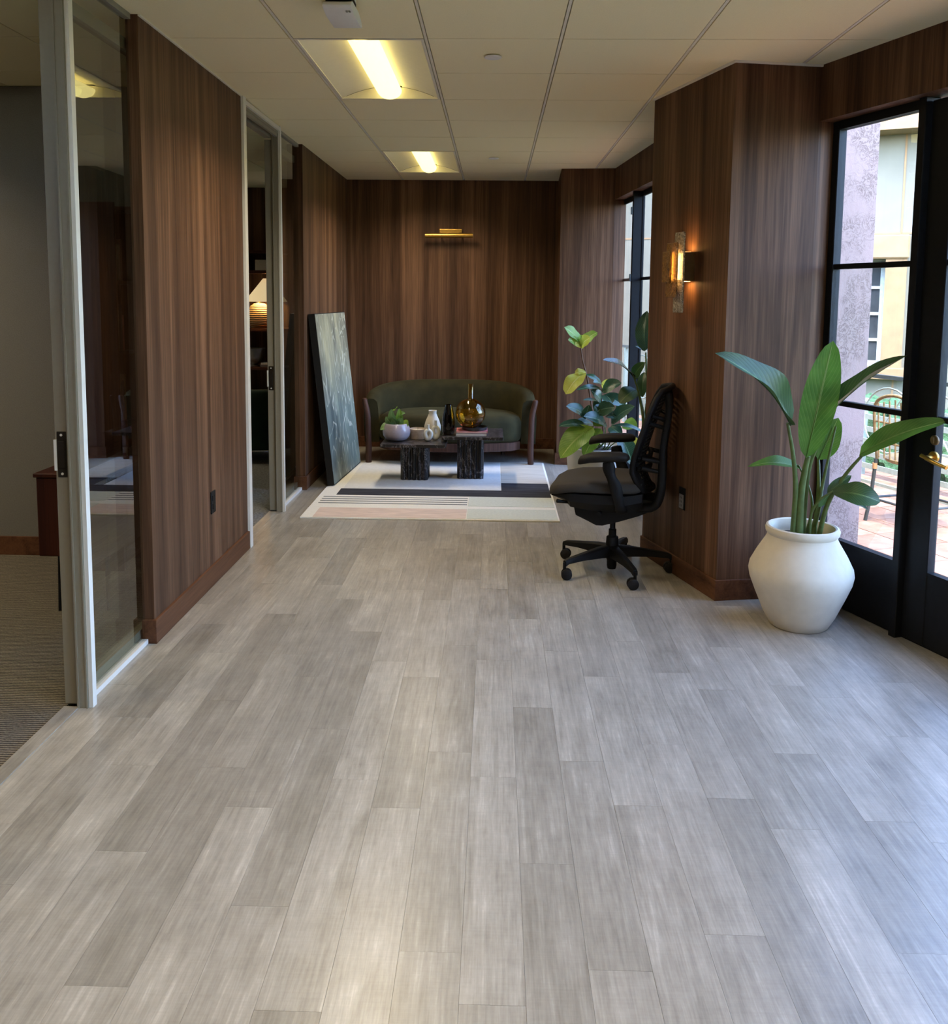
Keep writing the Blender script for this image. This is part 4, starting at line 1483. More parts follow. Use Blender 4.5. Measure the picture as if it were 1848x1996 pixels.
for sgn in (-1, 1):
    pts = spline([T(-0.10, sgn * 0.09, 0.40), T(-0.215, sgn * 0.13, 0.41), T(-0.258, sgn * 0.155, 0.47), T(-0.270, sgn * 0.16, 0.58), T(-0.270, sgn * 0.15, 0.72), T(-0.285, sgn * 0.13, 0.86), T(-0.295, sgn * 0.11, 0.96), T(-0.285, sgn * 0.10, 1.04)], 4)
    bf_.tube(pts, [0.026] * 5 + [0.024] * 10 + [0.02] * (len(pts) - 15), 10)
    for z0, z1, s0, s1 in ((0.925, 0.895, -0.205, -0.29), (0.885, 0.85, -0.19, -0.285)):
        bf_.tube([T(s0, sgn * 0.20, z0), T(s1, sgn * 0.115, z1)], 0.011, 8)
bf_.build('back_frame', M['black_plastic'], ch, smooth=60)
lb = MB()
for z in (0.635, 0.69):
    lb.tube([T(-0.13, -0.20, z), T(-0.20, -0.1, z), T(-0.20, 0.1, z), T(-0.13, 0.20, z)], 0.014, 8)
    for sgn in (-1, 1):
        lb.tube([T(-0.16, sgn * 0.18, z), T(-0.262, sgn * 0.155, z - 0.02)], 0.012, 8)
lb.build('lumbar_support', M['black_plastic'], ch, smooth=60)
for sgn in (1, -1):
    l0 = sgn * 0.265
    arm = MB()
    pts = spline([T(-0.06, sgn * 0.16, 0.385), T(-0.055, sgn * 0.24, 0.43), T(-0.03, l0, 0.54), T(0.0, l0, 0.61), T(0.012, l0, 0.675)], 4)
    n_ = len(pts)
    arm.tube(pts, [0.030 + 0.004 * math.sin(k) for k in range(n_)], 10, flat=0.6, up=tuple(CLt))
    ao = arm.build('arm_post', M['black_plastic'], ch, smooth=50)
    rings = []
    up_ = 0.0 if sgn > 0 else 0.022
    for s, hw, zc_, hz in ((0.172, 0.022, 0.668, 0.012), (0.162, 0.040, 0.678, 0.022), (0.11, 0.049, 0.694, 0.026), (0.03, 0.050, 0.703, 0.027), (-0.05, 0.047, 0.707, 0.026), (-0.088, 0.036, 0.706, 0.020), (-0.100, 0.016, 0.704, 0.009)):
        zc_ += up_
        rings.append([T(s, l0 + hw * math.copysign(abs(math.cos(a)) ** 0.7, math.cos(a)), zc_ + hz * math.sin(a)) for a in [2 * math.pi * k / 14 for k in range(14)]])
    MB().loft(rings).build('arm_pad', M['black_rubber'], ch, smooth=60)
MB().lathe([(0.0, 0.19), (0.022, 0.19), (0.022, 0.24), (0.016, 0.245), (0.016, 0.30), (0, 0.30)], tuple(CC), 18).build('gas_cylinder', M['black_plastic'], ch, smooth=40)
MB().lathe([(0, 0.012), (0.024, 0.012), (0.028, 0.03), (0.028, 0.06), (0.036, 0.08), (0.038, 0.13), (0.034, 0.195), (0.03, 0.20), (0, 0.20)], tuple(CC), 20).build('base_hub', M['black_plastic'], ch, smooth=40)
for k in range(5):
    a = R(140 + 72 * k)
    d = V((math.cos(a), math.sin(a), 0))
    s_ = V((-d.y, d.x, 0))
    rings = []
    for r, hw, zt, zb in ((0.02, 0.03, 0.150, 0.085), (0.10, 0.026, 0.145, 0.090), (0.22, 0.020, 0.128, 0.092), (0.315, 0.016, 0.114, 0.086), (0.335, 0.014, 0.105, 0.075)):
        c_ = CC + d * r
        rings.append([c_ + s_ * (x_ * hw) + UP * z_ for x_, z_ in ((-1, zb), (-1, zt - 0.008), (-0.6, zt), (0.6, zt), (1, zt - 0.008), (1, zb))])
    MB().loft(rings).build('base_leg', M['black_plastic'], ch, smooth=40)
    cp = CC + d * 0.335
    ca = R(140 + 72 * k + (25, -35, 80, 10, 60)[k])
    cdv = V((math.cos(ca), math.sin(ca), 0))
    ax = V((-cdv.y, cdv.x, 0))
    cs = MB()
    cs.tube([cp + UP * 0.095, cp + UP * 0.05], 0.009, 8)
    cs.obox(cp - cdv * 0.012, cdv, ax, UP, -0.012, 0.012, -0.007, 0.007, 0.02, 0.06)
    co = cs.build('caster', M['black_plastic'], ch)
    for sg in (-1, 1):
        wb_ = MB()
        cw = cp - cdv * 0.012 + UP * 0.030
        rings = []
        for off, rr in ((0.007, 0.024), (0.009, 0.030), (0.020, 0.030), (0.024, 0.022)):
            rings.append([cw + ax * (sg * off) + (cdv * math.cos(2 * math.pi * j / 18) + UP * math.sin(2 * math.pi * j / 18)) * rr for j in range(18)])
        wb_.loft(rings)
        wb_.build('wheel', M['black_rubber'], co, smooth=40)

# ================================================================== BIRD OF PARADISE IN THE WHITE POT
PX, PY = 1.475, 4.085
bp = thing('bird_of_paradise_plant', 'broad paddle leaved plant in the big white clay pot by the black glazed door', 'plant', (PX, PY, 0))
prof = [(0.0, 0.0), (0.128, 0.0), (0.136, 0.006), (0.165, 0.06), (0.205, 0.155), (0.232, 0.225), (0.239, 0.262), (0.234, 0.292), (0.205, 0.350), (0.172, 0.405), (0.160, 0.428), (0.158, 0.442), (0.166, 0.452), (0.169, 0.468), (0.164, 0.480), (0.155, 0.484),
        (0.146, 0.480), (0.142, 0.468), (0.140, 0.44), (0.142, 0.425), (0, 0.42)]
MB().lathe(prof, (PX, PY, 0), 64).build('pot', M['white_pot'], bp, smooth=40)
MB().lathe([(0, 0.424), (0.141, 0.424), (0.10, 0.434), (0, 0.438)], (PX, PY, 0), 24).build('soil', M['soil'], bp, smooth=60)


def bpx(cx, cy, Y):
    return at(1360 + cx / 2.934, 620 + cy / 2.934, Y)


def stem(parent, pts, r0, r1, mat):
    p = spline(pts, 5)
    n_ = len(p)
    MB().tube(p, [r0 + (r1 - r0) * k / (n_ - 1) for k in range(n_)], 8).build('stem', mat, parent, smooth=60)


GS = M['green_stem']
root = lambda cx, dy: V((bpx(cx, 1230, PY + dy).x, PY + dy, 0.425))
stem(bp, [root(545, -0.02), bpx(560, 1000, 4.05), bpx(548, 800, 4.03), bpx(515, 600, 4.0)], 0.016, 0.007, GS)
stem(bp, [root(580, -0.03), bpx(590, 1020, 4.05), bpx(612, 880, 4.04), bpx(632, 790, 4.03)], 0.020, 0.012, GS)
stem(bp, [root(600, 0.03), bpx(632, 880, 4.10), bpx(700, 690, 4.06), bpx(770, 540, 4.04)], 0.014, 0.007, GS)
stem(bp, [root(650, 0.02), bpx(695, 1080, 4.07), bpx(715, 950, 4.09), bpx(790, 620, 4.12)], 0.014, 0.005, GS)
stem(bp, [root(690, -0.02), bpx(745, 1060, 4.03), bpx(850, 890, 4.0), bpx(960, 765, 3.97)], 0.013, 0.006, GS)
stem(bp, [root(620, 0.05), bpx(655, 1080, 4.12), bpx(630, 950, 4.14), bpx(575, 840, 4.14)], 0.008, 0.004, GS)
stem(bp, [root(640, -0.04), bpx(650, 1120, 4.03), bpx(700, 1040, 4.0), bpx(775, 990, 3.98)], 0.008, 0.004, GS)
stem(bp, [root(665, 0.0), bpx(690, 1000, 4.1), bpx(692, 860, 4.13), bpx(690, 800, 4.15)], 0.012, 0.006, GS)
# left arching leaf: wide blade folded about its rib, seen from the side
leaf(bp, bpx(535, 612, 4.0), bpx(100, 200, 3.88), 0.20, M['leaf_bop_dark'], n=(0.55, -0.62, 0.55), sag=0.10, fold=0.55, shape=0.62, nu=18, nv=8, wave=0.12, skew=0.34)
leaf(bp, bpx(620, 800, 4.02), bpx(775, 130, 3.98), 0.165, M['leaf_bop'], n=(-0.30, -0.9, 0.1), sag=0.0, fold=0.35, shape=0.55, nu=18, nv=8, wave=0.03, skew=0.5)
leaf(bp, bpx(740, 560, 4.03), bpx(1195, 215, 3.92), 0.12, M['leaf_bop_dark'], n=(-0.50, -0.25, 0.82), sag=0.05, fold=0.75, shape=0.6, nu=18, nv=8, wave=0.10, skew=0.36)
leaf(bp, bpx(925, 785, 3.97), bpx(1430, 588, 3.78), 0.125, M['leaf_bop'], n=(-0.30, -0.55, 0.78), sag=0.08, fold=0.35, shape=0.55, nu=18, nv=8, wave=0.06, skew=0.40)
leaf(bp, bpx(585, 860, 4.14), bpx(285, 850, 4.10), 0.075, M['leaf_bop'], n=(0.1, -0.55, 0.8), sag=0.13, fold=0.4, shape=0.7, nu=12, nv=6, wave=0.1, skew=0.36)
leaf(bp, bpx(690, 810, 4.13), bpx(805, 570, 4.14), 0.115, M['leaf_bop'], n=(-0.15, -0.95, 0.1), fold=0.3, shape=0.6, nu=12, nv=6, wave=0.12)
leaf(bp, bpx(770, 995, 3.98), bpx(1045, 1052, 3.90), 0.115, M['leaf_bop_dark'], n=(0.1, -0.85, 0.45), sag=0.18, fold=0.25, shape=0.6, nu=14, nv=6, wave=0.05, skew=0.55)
leaf(bp, bpx(775, 1005, 3.98), bpx(975, 1100, 3.92), 0.07, M['leaf_bop_dark'], n=(0.1, -0.5, 0.85), sag=0.1, fold=0.3, shape=0.7, nu=10, nv=4, wave=0.15)
leaf(bp, bpx(740, 1000, 4.0), bpx(880, 900, 4.02), 0.055, M['leaf_bop_dark'], n=(0.0, -0.75, 0.6), sag=0.05, fold=0.3, shape=0.7, nu=10, nv=4)
leaf(bp, bpx(690, 1080, 4.05), bpx(760, 1000, 4.02), 0.03, M['leaf_mint'], n=(0.0, -0.8, 0.5), fold=0.3, nu=8, nv=4)

# ================================================================== LEAFY PLANTS BEHIND THE CHAIR
def cx2(x, y, Y):
    return at(1020 + x / 3.441, 600 + y / 3.441, Y)


RX, RY = 0.80, 6.72
rp_ = thing('rubber_plant', 'bushy glossy leaved plant in a pale pot behind the office chair', 'plant', (RX, RY, 0))
MB().lathe([(0, 0), (0.15, 0), (0.165, 0.01), (0.215, 0.20), (0.232, 0.38), (0.236, 0.40), (0.225, 0.405), (0.218, 0.38), (0, 0.37)], (RX, RY, 0), 40).build('pot', M['grey_pot'], rp_, smooth=40)
MB().lathe([(0, 0.372), (0.217, 0.372), (0.12, 0.382), (0, 0.386)], (RX, RY, 0), 24).build('soil', M['soil'], rp_)
BS = M['brown_stem']
mk = lambda dx, dy: V((RX + dx, RY + dy, 0.37))
stem(rp_, [mk(-0.02, 0), cx2(535, 850, 6.7), cx2(522, 700, 6.7), cx2(530, 540, 6.68)], 0.010, 0.005, BS)
stem(rp_, [mk(0.03, 0.05), cx2(570, 860, 6.75), cx2(600, 780, 6.75), cx2(640, 720, 6.72)], 0.008, 0.004, GS)
for dx, xx, yy_ in ((-0.06, 470, 800), (-0.03, 490, 880), (0.05, 590, 880), (0.02, 550, 800), (0.08, 620, 900)):
    stem(rp_, [mk(dx, random.uniform(-0.05, 0.05)), cx2((xx + 545) / 2, 930, 6.65), cx2(xx, yy_, 6.6)], 0.007, 0.004, GS)
SC2 = 6.65 / FPX / 3.441
LEAVES = [  # base, tip, width (crop px), material, depth, normal
    ((525, 545), (355, 552), 42, 'leaf_rubber', 6.62, (0.1, -0.5, 0.85)),
    ((530, 560), (660, 505), 88, 'leaf_rubber', 6.60, (-0.2, -0.7, 0.7)),
    ((540, 590), (672, 662), 84, 'leaf_rubber', 6.62, (-0.1, -0.6, 0.8)),
    ((525, 640), (452, 552), 74, 'leaf_rubber', 6.66, (0.3, -0.7, 0.5)),
    ((530, 645), (398, 620), 34, 'leaf_rubber', 6.62, (0.1, -0.4, 0.9)),
    ((500, 690), (618, 668), 82, 'leaf_rubber', 6.55, (0, -0.9, 0.4)),
    ((425, 740), (288, 660), 88, 'leaf_rubber', 6.55, (0.2, -0.6, 0.75)),
    ((405, 735), (442, 650), 62, 'leaf_rubber', 6.56, (0.2, -0.9, 0.3)),
    ((470, 780), (330, 790), 70, 'leaf_rubber', 6.60, (0.1, -0.5, 0.85)),
    ((590, 775), (748, 660), 92, 'leaf_rubber', 6.52, (-0.2, -0.6, 0.75)),
    ((560, 790), (405, 728), 96, 'leaf_rubber', 6.50, (0.1, -0.6, 0.8)),
    ((470, 800), (248, 1010), 150, 'leaf_fresh', 6.42, (-0.3, -0.6, 0.72)),
    ((440, 800), (236, 795), 70, 'leaf_rubber', 6.48, (0.1, -0.45, 0.9)),
    ((670, 780), (765, 800), 80, 'leaf_fresh', 6.62, (-0.2, -0.7, 0.6)),
    ((520, 810), (405, 1000), 90, 'leaf_fresh', 6.50, (-0.2, -0.75, 0.55)),
    ((640, 850), (735, 1060), 96, 'leaf_rubber', 6.45, (0.2, -0.8, 0.5)),
    ((600, 790), (810, 840), 44, 'leaf_rubber', 6.50, (0, -0.3, 0.95)),
    ((530, 540), (590, 480), 40, 'leaf_yellow', 6.72, (0, -0.8, 0.5)),
    ((700, 870), (775, 960), 70, 'leaf_yellow', 6.75, (0, -0.9, 0.3)),
    ((470, 830), (455, 960), 80, 'leaf_fresh', 6.56, (0, -0.9, 0.3)),
    ((560, 600), (470, 680), 70, 'leaf_rubber', 6.72, (0, -0.8, 0.5)),
    ((545, 580), (600, 640), 70, 'leaf_rubber', 6.58, (-0.1, -0.7, 0.7)),
    ((535, 520), (470, 500), 50, 'leaf_rubber', 6.66, (0.1, -0.6, 0.8)),
    ((540, 660), (480, 720), 64, 'leaf_rubber', 6.58, (0.1, -0.7, 0.7)),
    ((560, 720), (640, 740), 70, 'leaf_rubber', 6.56, (-0.1, -0.6, 0.8)),
    ((540, 760), (470, 790), 70, 'leaf_fresh', 6.54, (0, -0.8, 0.6)),
    ((580, 800), (660, 860), 70, 'leaf_rubber', 6.58, (-0.1, -0.7, 0.7)),
    ((620, 700), (690, 640), 60, 'leaf_rubber', 6.66, (-0.2, -0.7, 0.7)),
]
for (b0, b1, wd, mt, Y, n_) in LEAVES:
    leaf(rp_, cx2(*b0, Y + 0.04), cx2(*b1, Y - 0.05), wd * SC2 * 1.3, M[mt], n=n_, sag=0.10, fold=0.22, shape=0.62, wave=0.04, skew=0.45)

FX, FY = 0.74, 7.08
fp = thing('fiddle_leaf_sapling', 'thin stemmed sapling with a light green leaf tuft on top beside the far window', 'plant', (FX, FY, 0))
MB().lathe([(0, 0), (0.09, 0), (0.10, 0.01), (0.125, 0.22), (0.128, 0.24), (0.118, 0.24), (0.115, 0.21), (0, 0.205)], (FX, FY, 0), 32).build('pot', M['grey_pot'], fp, smooth=40)
MB().lathe([(0, 0.207), (0.114, 0.207), (0, 0.215)], (FX, FY, 0), 20).build('soil', M['soil'], fp)
stem(fp, [V((FX, FY, 0.2)), cx2(470, 800, 7.0), cx2(452, 620, 7.0), cx2(428, 470, 6.98), cx2(400, 360, 6.97), cx2(385, 262, 6.96)], 0.010, 0.005, BS)
SC3 = 7.0 / FPX / 3.441
for b0, b1, wd, mt, Y, n_ in (((385, 262), (275, 130), 92, 'leaf_fresh', 6.9, (0.3, -0.6, 0.7)), ((388, 260), (498, 165), 84, 'leaf_fresh', 6.95, (-0.3, -0.6, 0.7)), ((385, 262), (300, 215), 66, 'leaf_fresh', 6.85, (0.2, -0.8, 0.5)),
                              ((388, 262), (450, 200), 80, 'leaf_yellow', 6.86, (-0.1, -0.85, 0.5)), ((385, 262), (370, 180), 66, 'leaf_fresh', 7.0, (0, -0.9, 0.3)), ((388, 262), (345, 250), 50, 'leaf_yellow', 6.85, (0, -0.9, 0.4)),
                              ((418, 432), (285, 580), 110, 'leaf_yellow', 6.85, (-0.35, -0.75, 0.55)), ((412, 445), (518, 512), 48, 'leaf_rubber', 6.9, (0.1, -0.5, 0.85)), ((420, 430), (345, 440), 50, 'leaf_yellow', 6.95, (0, -0.7, 0.7))):
    leaf(fp, cx2(*b0, 6.97), cx2(*b1, Y), wd * SC3 * 1.1, M[mt], n=n_, sag=0.12, fold=0.2, shape=0.5, wave=0.14, skew=0.58)

BX, BY = 0.985, 6.28
b2 = thing('bird_of_paradise_plant', 'tall paddle leaved plant against the far window, mostly hidden by the column', 'plant', (BX, BY, 0))
MB().lathe([(0, 0), (0.10, 0), (0.11, 0.01), (0.145, 0.2), (0.155, 0.28), (0.145, 0.285), (0.14, 0.26), (0, 0.255)], (BX, BY, 0), 32).build('pot', M['grey_pot'], b2, smooth=40)
MB().lathe([(0, 0.257), (0.139, 0.257), (0, 0.266)], (BX, BY, 0), 20).build('soil', M['soil'], b2)
kk = lambda dx, dy: V((BX + dx, BY + dy, 0.25))
stem(b2, [kk(0, 0), cx2(800, 830, 6.2), cx2(780, 600, 6.2), cx2(735, 440, 6.2)], 0.012, 0.006, GS)
stem(b2, [kk(0.02, 0.02), cx2(806, 800, 6.3), cx2(790, 620, 6.3), cx2(760, 545, 6.3)], 0.010, 0.005, GS)
stem(b2, [kk(0.03, 0.03), cx2(822, 700, 6.35), cx2(826, 450, 6.35), cx2(822, 300, 6.35)], 0.012, 0.006, GS)
SC4 = 6.25 / FPX / 3.441
for b0, b1, wd, mt, Y, n_, fo in (((745, 470), (535, 350), 120, 'leaf_rubber', 6.1, (0.15, -0.35, 0.92), 0.2), ((740, 470), (818, 365), 80, 'leaf_bop_dark', 6.15, (-0.3, -0.8, 0.5), 0.2), ((758, 548), (645, 640), 120, 'leaf_bop_dark', 6.2, (-0.4, -0.75, 0.5), 0.2),
                                  ((815, 290), (830, 20), 110, 'leaf_rubber', 6.3, (-0.5, -0.85, 0.1), 0.3), ((815, 290), (750, 255), 40, 'leaf_rubber', 6.3, (0, -0.4, 0.9), 0.2), ((800, 600), (812, 430), 70, 'leaf_bop_dark', 6.35, (-0.5, -0.85, 0.1), 0.3)):
    leaf(b2, cx2(*b0, 6.25), cx2(*b1, Y), wd * SC4 * 1.1, M[mt], n=n_, sag=0.10, fold=fo, shape=0.6, wave=0.05, skew=0.42)

# ================================================================== OFFICE FURNITURE BEHIND THE GLASS
ck = thing('low_cabinet', 'low reddish brown cabinet on thin black legs in the nearer office', 'cabinet', (-2.07, 4.3, 0))
MB().box(-2.205, -1.86, 4.075, 4.55, 0.275, 0.665).build('body', M['mahogany'], ck, bevel=0.004, seg=1)
MB().box(-2.215, -1.85, 4.065, 4.56, 0.665, 0.685).build('top', M['mahogany'], ck, bevel=0.003, seg=1)
for x in (-2.185, -1.88):
    for y in (4.10, 4.52):
        if not (x < -2 and y < 4.2):
            MB().tube([(x, y, 0), (x, y, 0.275)], [0.009, 0.014], 8).build('leg', M['black_frame'], ck)
MB().tube([(-2.115, 4.085, 0), (-2.11, 4.10, 0.275)], [0.009, 0.014], 8).build('leg', M['black_frame'], ck)
bc = thing('bookcase', 'tall dark mahogany bookcase against the grey office wall', 'bookcase', (-2.2, 4.85, 0))
MB().box(-2.42, -2.06, 4.70, 4.72, 0, 2.04).build('side_panel', M['mahogany'], bc)
MB().box(-2.42, -2.06, 4.948, 4.968, 0, 2.04).build('side_panel', M['mahogany'], bc)
MB().box(-2.42, -2.40, 4.72, 4.948, 0, 2.04).build('back_panel', M['mahogany'], bc)
BZ = (0.06, 0.45, 0.84, 1.23, 1.62, 2.02)
for z in BZ:
    MB().box(-2.40, -2.062, 4.72, 4.948, z - 0.02, z).build('shelf', M['mahogany'], bc)
cols_ = ['paper', 'book_grey', 'cream_ceramic', 'book_black', 'book_pink']
nb = 0
for zi in range(1, 5):
    yy_ = 4.725
    for k in range(4):
        wd = 0.022 + 0.012 * ((k * 7 + zi * 3) % 3)
        hh = 0.2 + 0.03 * ((k + zi) % 3)
        b = MB().box(-2.25 , -2.085, yy_, yy_ + wd, BZ[zi], BZ[zi] + hh)
        ci_ = (k + zi * 2) % 5
        tag(b.build('book', M[cols_[ci_]], bevel=0.002, seg=1), '%s upright book, %s on the %s shelf of the mahogany bookcase' % (
            ('white', 'grey', 'cream', 'black', 'pink')[ci_], ('first', 'second', 'third', 'fourth')[k], ('second lowest', 'middle lower', 'middle upper', 'second highest')[zi - 1]), 'book', 'books in the mahogany bookcase')
        yy_ += wd + 0.001
        nb += 1

# study: shelves on the far wall with a lamp, bowl and box; green armchair
SH = 9.24
sw = thing('wall_shelving', 'dark built in wooden shelves on the study wall behind the farther glass door', 'shelves', (-2.5, 9.4, 0))
for x in (-3.3, -1.72):
    MB().box(x - 0.015, x + 0.015, SH, 9.57, 0, 2.3).build('upright', M['shelf_wood'], sw)
ZS = [at(500, yy_, SH).z for yy_ in (488, 527, 640, 716)] + [0.45, 0.08]
for z in ZS:
    MB().box(-3.285, -1.735, SH, 9.57, z - 0.03, z).build('shelf', M['shelf_wood'], sw)
lx, ly = at(506, 620, 9.37).x, 9.37
lm = thing('table_lamp', 'round woven rattan table lamp with a cream cone shade on the study shelf', 'lamp', (lx, ly, ZS[2]))
sl_ = 9.38 / FPX
rb_ = 23 * sl_
MB().lathe([(0, 0), (rb_ * 0.6, 0), (rb_ * 0.72, 0.012), (rb_ * 0.93, 0.07), (rb_, 0.13), (rb_ * 0.95, 0.18), (rb_ * 0.75, 0.235), (rb_ * 0.45, 0.262), (0.02, 0.27), (0, 0.27)], (lx, ly, ZS[2] + 0.0005), 32).build('base', M['rattan'], lm, smooth=60)
MB().tube([(lx, ly, ZS[2] + 0.26), (lx, ly, ZS[2] + 0.42)], 0.008, 8).build('lamp_stem', M['brass'], lm)
sx_ = lx + 0.09
MB().lathe([(0.225, 0.285), (0.03, 0.53), (0.027, 0.53), (0.221, 0.285)], (sx_, ly - 0.06, ZS[2]), 32, caps=False).build('lamp_shade', M['lamp_shade'], lm, smooth=60)
ld = bpy.data.lights.new('lamp_bulb', 'POINT')
ld.energy = 24.0
ld.color = (1.0, 0.66, 0.30)
ld.shadow_soft_size = 0.03
lo = bpy.data.objects.new('lamp_bulb', ld)
C.objects.link(lo)
lo.location = (sx_, ly - 0.06, ZS[2] + 0.40)
lo.parent = lm
lo.matrix_parent_inverse = Matrix.Translation(-V(lm.location))
bxp = at(511, 526, 9.36)
tag(MB().box(bxp.x - 0.06, bxp.x + 0.12, 9.30, 9.42, ZS[1] + 0.0005, ZS[1] + 0.115).build('paper_box', M['cream_ceramic'], bevel=0.004, seg=1), 'plain pale box on the study shelf above the lamp', 'box')
bwp = at(496, 700, 9.36)
tag(MB().lathe([(0, 0), (0.05, 0), (0.055, 0.01), (0.03, 0.025), (0.07, 0.06), (0.105, 0.13), (0.118, 0.20), (0.112, 0.20), (0.098, 0.135), (0.06, 0.07), (0, 0.05)], (bwp.x, 9.36, ZS[3] + 0.0005), 32).build('pewter_bowl', M['pewter'], smooth=60),
    'pewter footed bowl on the study shelf below the lamp', 'bowl')
bkp = at(519, 708, 9.36)
for k in range(2):
    tag(MB().box(bkp.x - 0.05 + 0.006 * k, bkp.x + 0.08, 9.30, 9.42, ZS[3] + 0.0005 + 0.023 * k, ZS[3] + 0.023 + 0.023 * k).build('flat_book', M['book_grey' if k == 0 else 'paper'], bevel=0.002, seg=1),
        ('grey lower' if k == 0 else 'pale upper') + ' flat book beside the pewter bowl on the study shelf', 'book', 'flat books on the study shelf')
fgp = at(501, 570, 9.5)
fg = MB()
fg.lathe([(0, 0), (0.03, 0), (0.03, 0.02), (0.012, 0.05), (0.02, 0.12), (0.034, 0.2), (0.02, 0.28), (0.010, 0.30), (0.022, 0.34), (0.026, 0.38), (0.014, 0.42), (0, 0.43)], (fgp.x, 9.53, ZS[2] + 0.0005), 20)
tag(fg.build('dark_urn', M['pewter'], smooth=60), 'dark lidded metal urn behind the woven lamp', 'urn')
ac = thing('green_armchair', 'bottle green velvet tub armchair in the study behind the farther glass door', 'armchair', (-2.25, 8.2, 0))
zt_ = at(500, 757, 8.0).z
rings = []
for k in range(25):
    a = R(-100) + R(200) * k / 24
    rings.append([V((-2.25 + (0.42 - o_) * math.sin(a), 8.25 - (0.40 - o_) * math.cos(a), z)) for o_, z in ((0, 0.12), (-0.02, 0.5), (0.0, zt_ - 0.03), (0.04, zt_), (0.09, zt_ - 0.01), (0.13, zt_ - 0.08), (0.13, 0.12))])
MB().loft(rings).build('backrest', M['green_velvet'], ac, smooth=60)
MB().lathe([(0, 0.12), (0.29, 0.12), (0.31, 0.2), (0.31, 0.40), (0.27, 0.45), (0, 0.46)], (-2.25, 8.27, 0), 32).build('seat', M['green_velvet'], ac, smooth=60)
for dx in (-0.25, 0.25):
    for dy in (-0.2, 0.25):
        MB().tube([(-2.25 + dx, 8.25 + dy, 0), (-2.25 + dx * 0.9, 8.25 + dy * 0.9, 0.13)], [0.014, 0.02], 8).build('leg', M['dark_walnut'], ac)

# ================================================================== OUTSIDE
# patio of terracotta pavers
po = P0 + FN * 0.16
pat = struct(MB().obox(P0, FU, FN, UP, -6.6, 9, 0.165, 3.2, -0.20, -0.026).build('ground', M['grout']), 'terracotta paved patio')
npv = 0
pv = MB()
PS = 0.30
for i in range(-22, 30):
    for j in range(0, 10):
        u0, d0 = i * PS, 0.17 + j * PS
        if -15 <= i < 6:
            b = MB().obox(P0, FU, FN, UP, u0 + 0.004, u0 + PS - 0.004, d0 + 0.004, d0 + PS - 0.004, -0.026, -0.012)
            b.build('paver', M['terracotta'], pat)
        else:
            pv.obox(P0, FU, FN, UP, u0 + 0.004, u0 + PS - 0.004, d0 + 0.004, d0 + PS - 0.004, -0.026, -0.012)
pv_ = pv.build('pavers', M['terracotta'], pat)
pv_['kind'] = 'stuff'
struct(MB().box(-30, 60, -30, 60, -0.6, -0.5).build('ground', M['hedge']), 'lawn beyond the patio')
# stucco wing wall by the window
K = V((2.312, 5.426, 0))
pw = MB().obox(K, -FN, V((-FU.x, -FU.y, 0)), UP, 0.0, 0.92, 0.0, 0.55, -0.03, 3.3)
struct(pw.build('wall_outside', M['stucco'], bevel=0.006, seg=1), 'pinkish cracked stucco wing wall')
# low wall with hedge and railing along the edge of the patio
RD = 2.28
rl = thing('patio_railing', 'pale wrought iron railing with hoops along the patio edge', 'railing', tuple(P0 + FN * RD))
fb = lambda u0, u1, d0, d1, z0, z1: MB().obox(P0, FU, FN, UP, u0, u1, d0, d1, z0, z1)
U0, U1 = -6.4, 6.0
fb(U0, U1, RD - 0.02, RD + 0.02, 0.93, 0.96).build('top_bar', M['ext_dark'], rl)
fb(U0, U1, RD - 0.01, RD + 0.01, 0.06, 0.085).build('bottom_bar', M['ext_white'], rl)
for k in range(10):
    u = U0 + 0.3 + k * 1.3
    fb(u - 0.02, u + 0.02, RD - 0.02, RD + 0.02, -0.02, 0.93).build('post', M['ext_white'], rl)
    for du, r_ in ((0.42, 0.26), (0.88, 0.26)):
        pts = [P0 + FU * (u + du + r_ * math.cos(2 * math.pi * j / 24)) + FN * RD + UP * (0.60 + r_ * math.sin(2 * math.pi * j / 24)) for j in range(25)]
        MB().tube(pts, 0.008, 6).build('hoop', M['ext_white'], rl, smooth=60)
    MB().tube([P0 + FU * (u + 0.02) + FN * RD + UP * 0.08, P0 + FU * (u + 0.65) + FN * RD + UP * 0.93, P0 + FU * (u + 1.28) + FN * RD + UP * 0.08], 0.008, 6).build('brace', M['ext_white'], rl)
hb = thing('hedge', 'clipped green hedge behind the pale patio railing', 'hedge', tuple(P0 + FN * 3.9))
b = MB()
hd_ = MB()
NX = 60


def hedge_pt(t_, v_):
    u = -6.0 + 13 * t_
    prof_ = [(3.3, -0.5), (3.25, 0.0), (3.3, 0.42), (3.45, 0.52), (3.9, 0.54), (4.1, 0.45), (4.2, -0.5)]
    k = v_ * 6
    i = min(int(k), 5)
    d = prof_[i][0] + (prof_[i + 1][0] - prof_[i][0]) * (k - i)
    z = prof_[i][1] + (prof_[i + 1][1] - prof_[i][1]) * (k - i)
    rr = math.sin(u * 17.3 + v_ * 31) * 0.04 + math.sin(u * 41.1 - v_ * 57) * 0.03
    return P0 + FU * u + FN * (d - rr) + UP * (z + rr * 0.7)


hd_.grid(hedge_pt, 220, 24, uv=False)
hd_.build('foliage', M['hedge'], hb)
sl2 = thing('slat_fence', 'pale green horizontal slat fence behind the patio railing', 'fence', tuple(P0 + FN * 2.75))
for k in range(6):
    z = 0.06 + k * 0.11
    fb(-6.4, 7, 2.74, 2.76, z, z + 0.045).build('slat', M['ext_white'], sl2)
for k in range(8):
    fb(-6.3 + k * 1.85, -6.25 + k * 1.85, 2.76, 2.80, -0.03, 0.68).build('post', M['ext_white'], sl2)

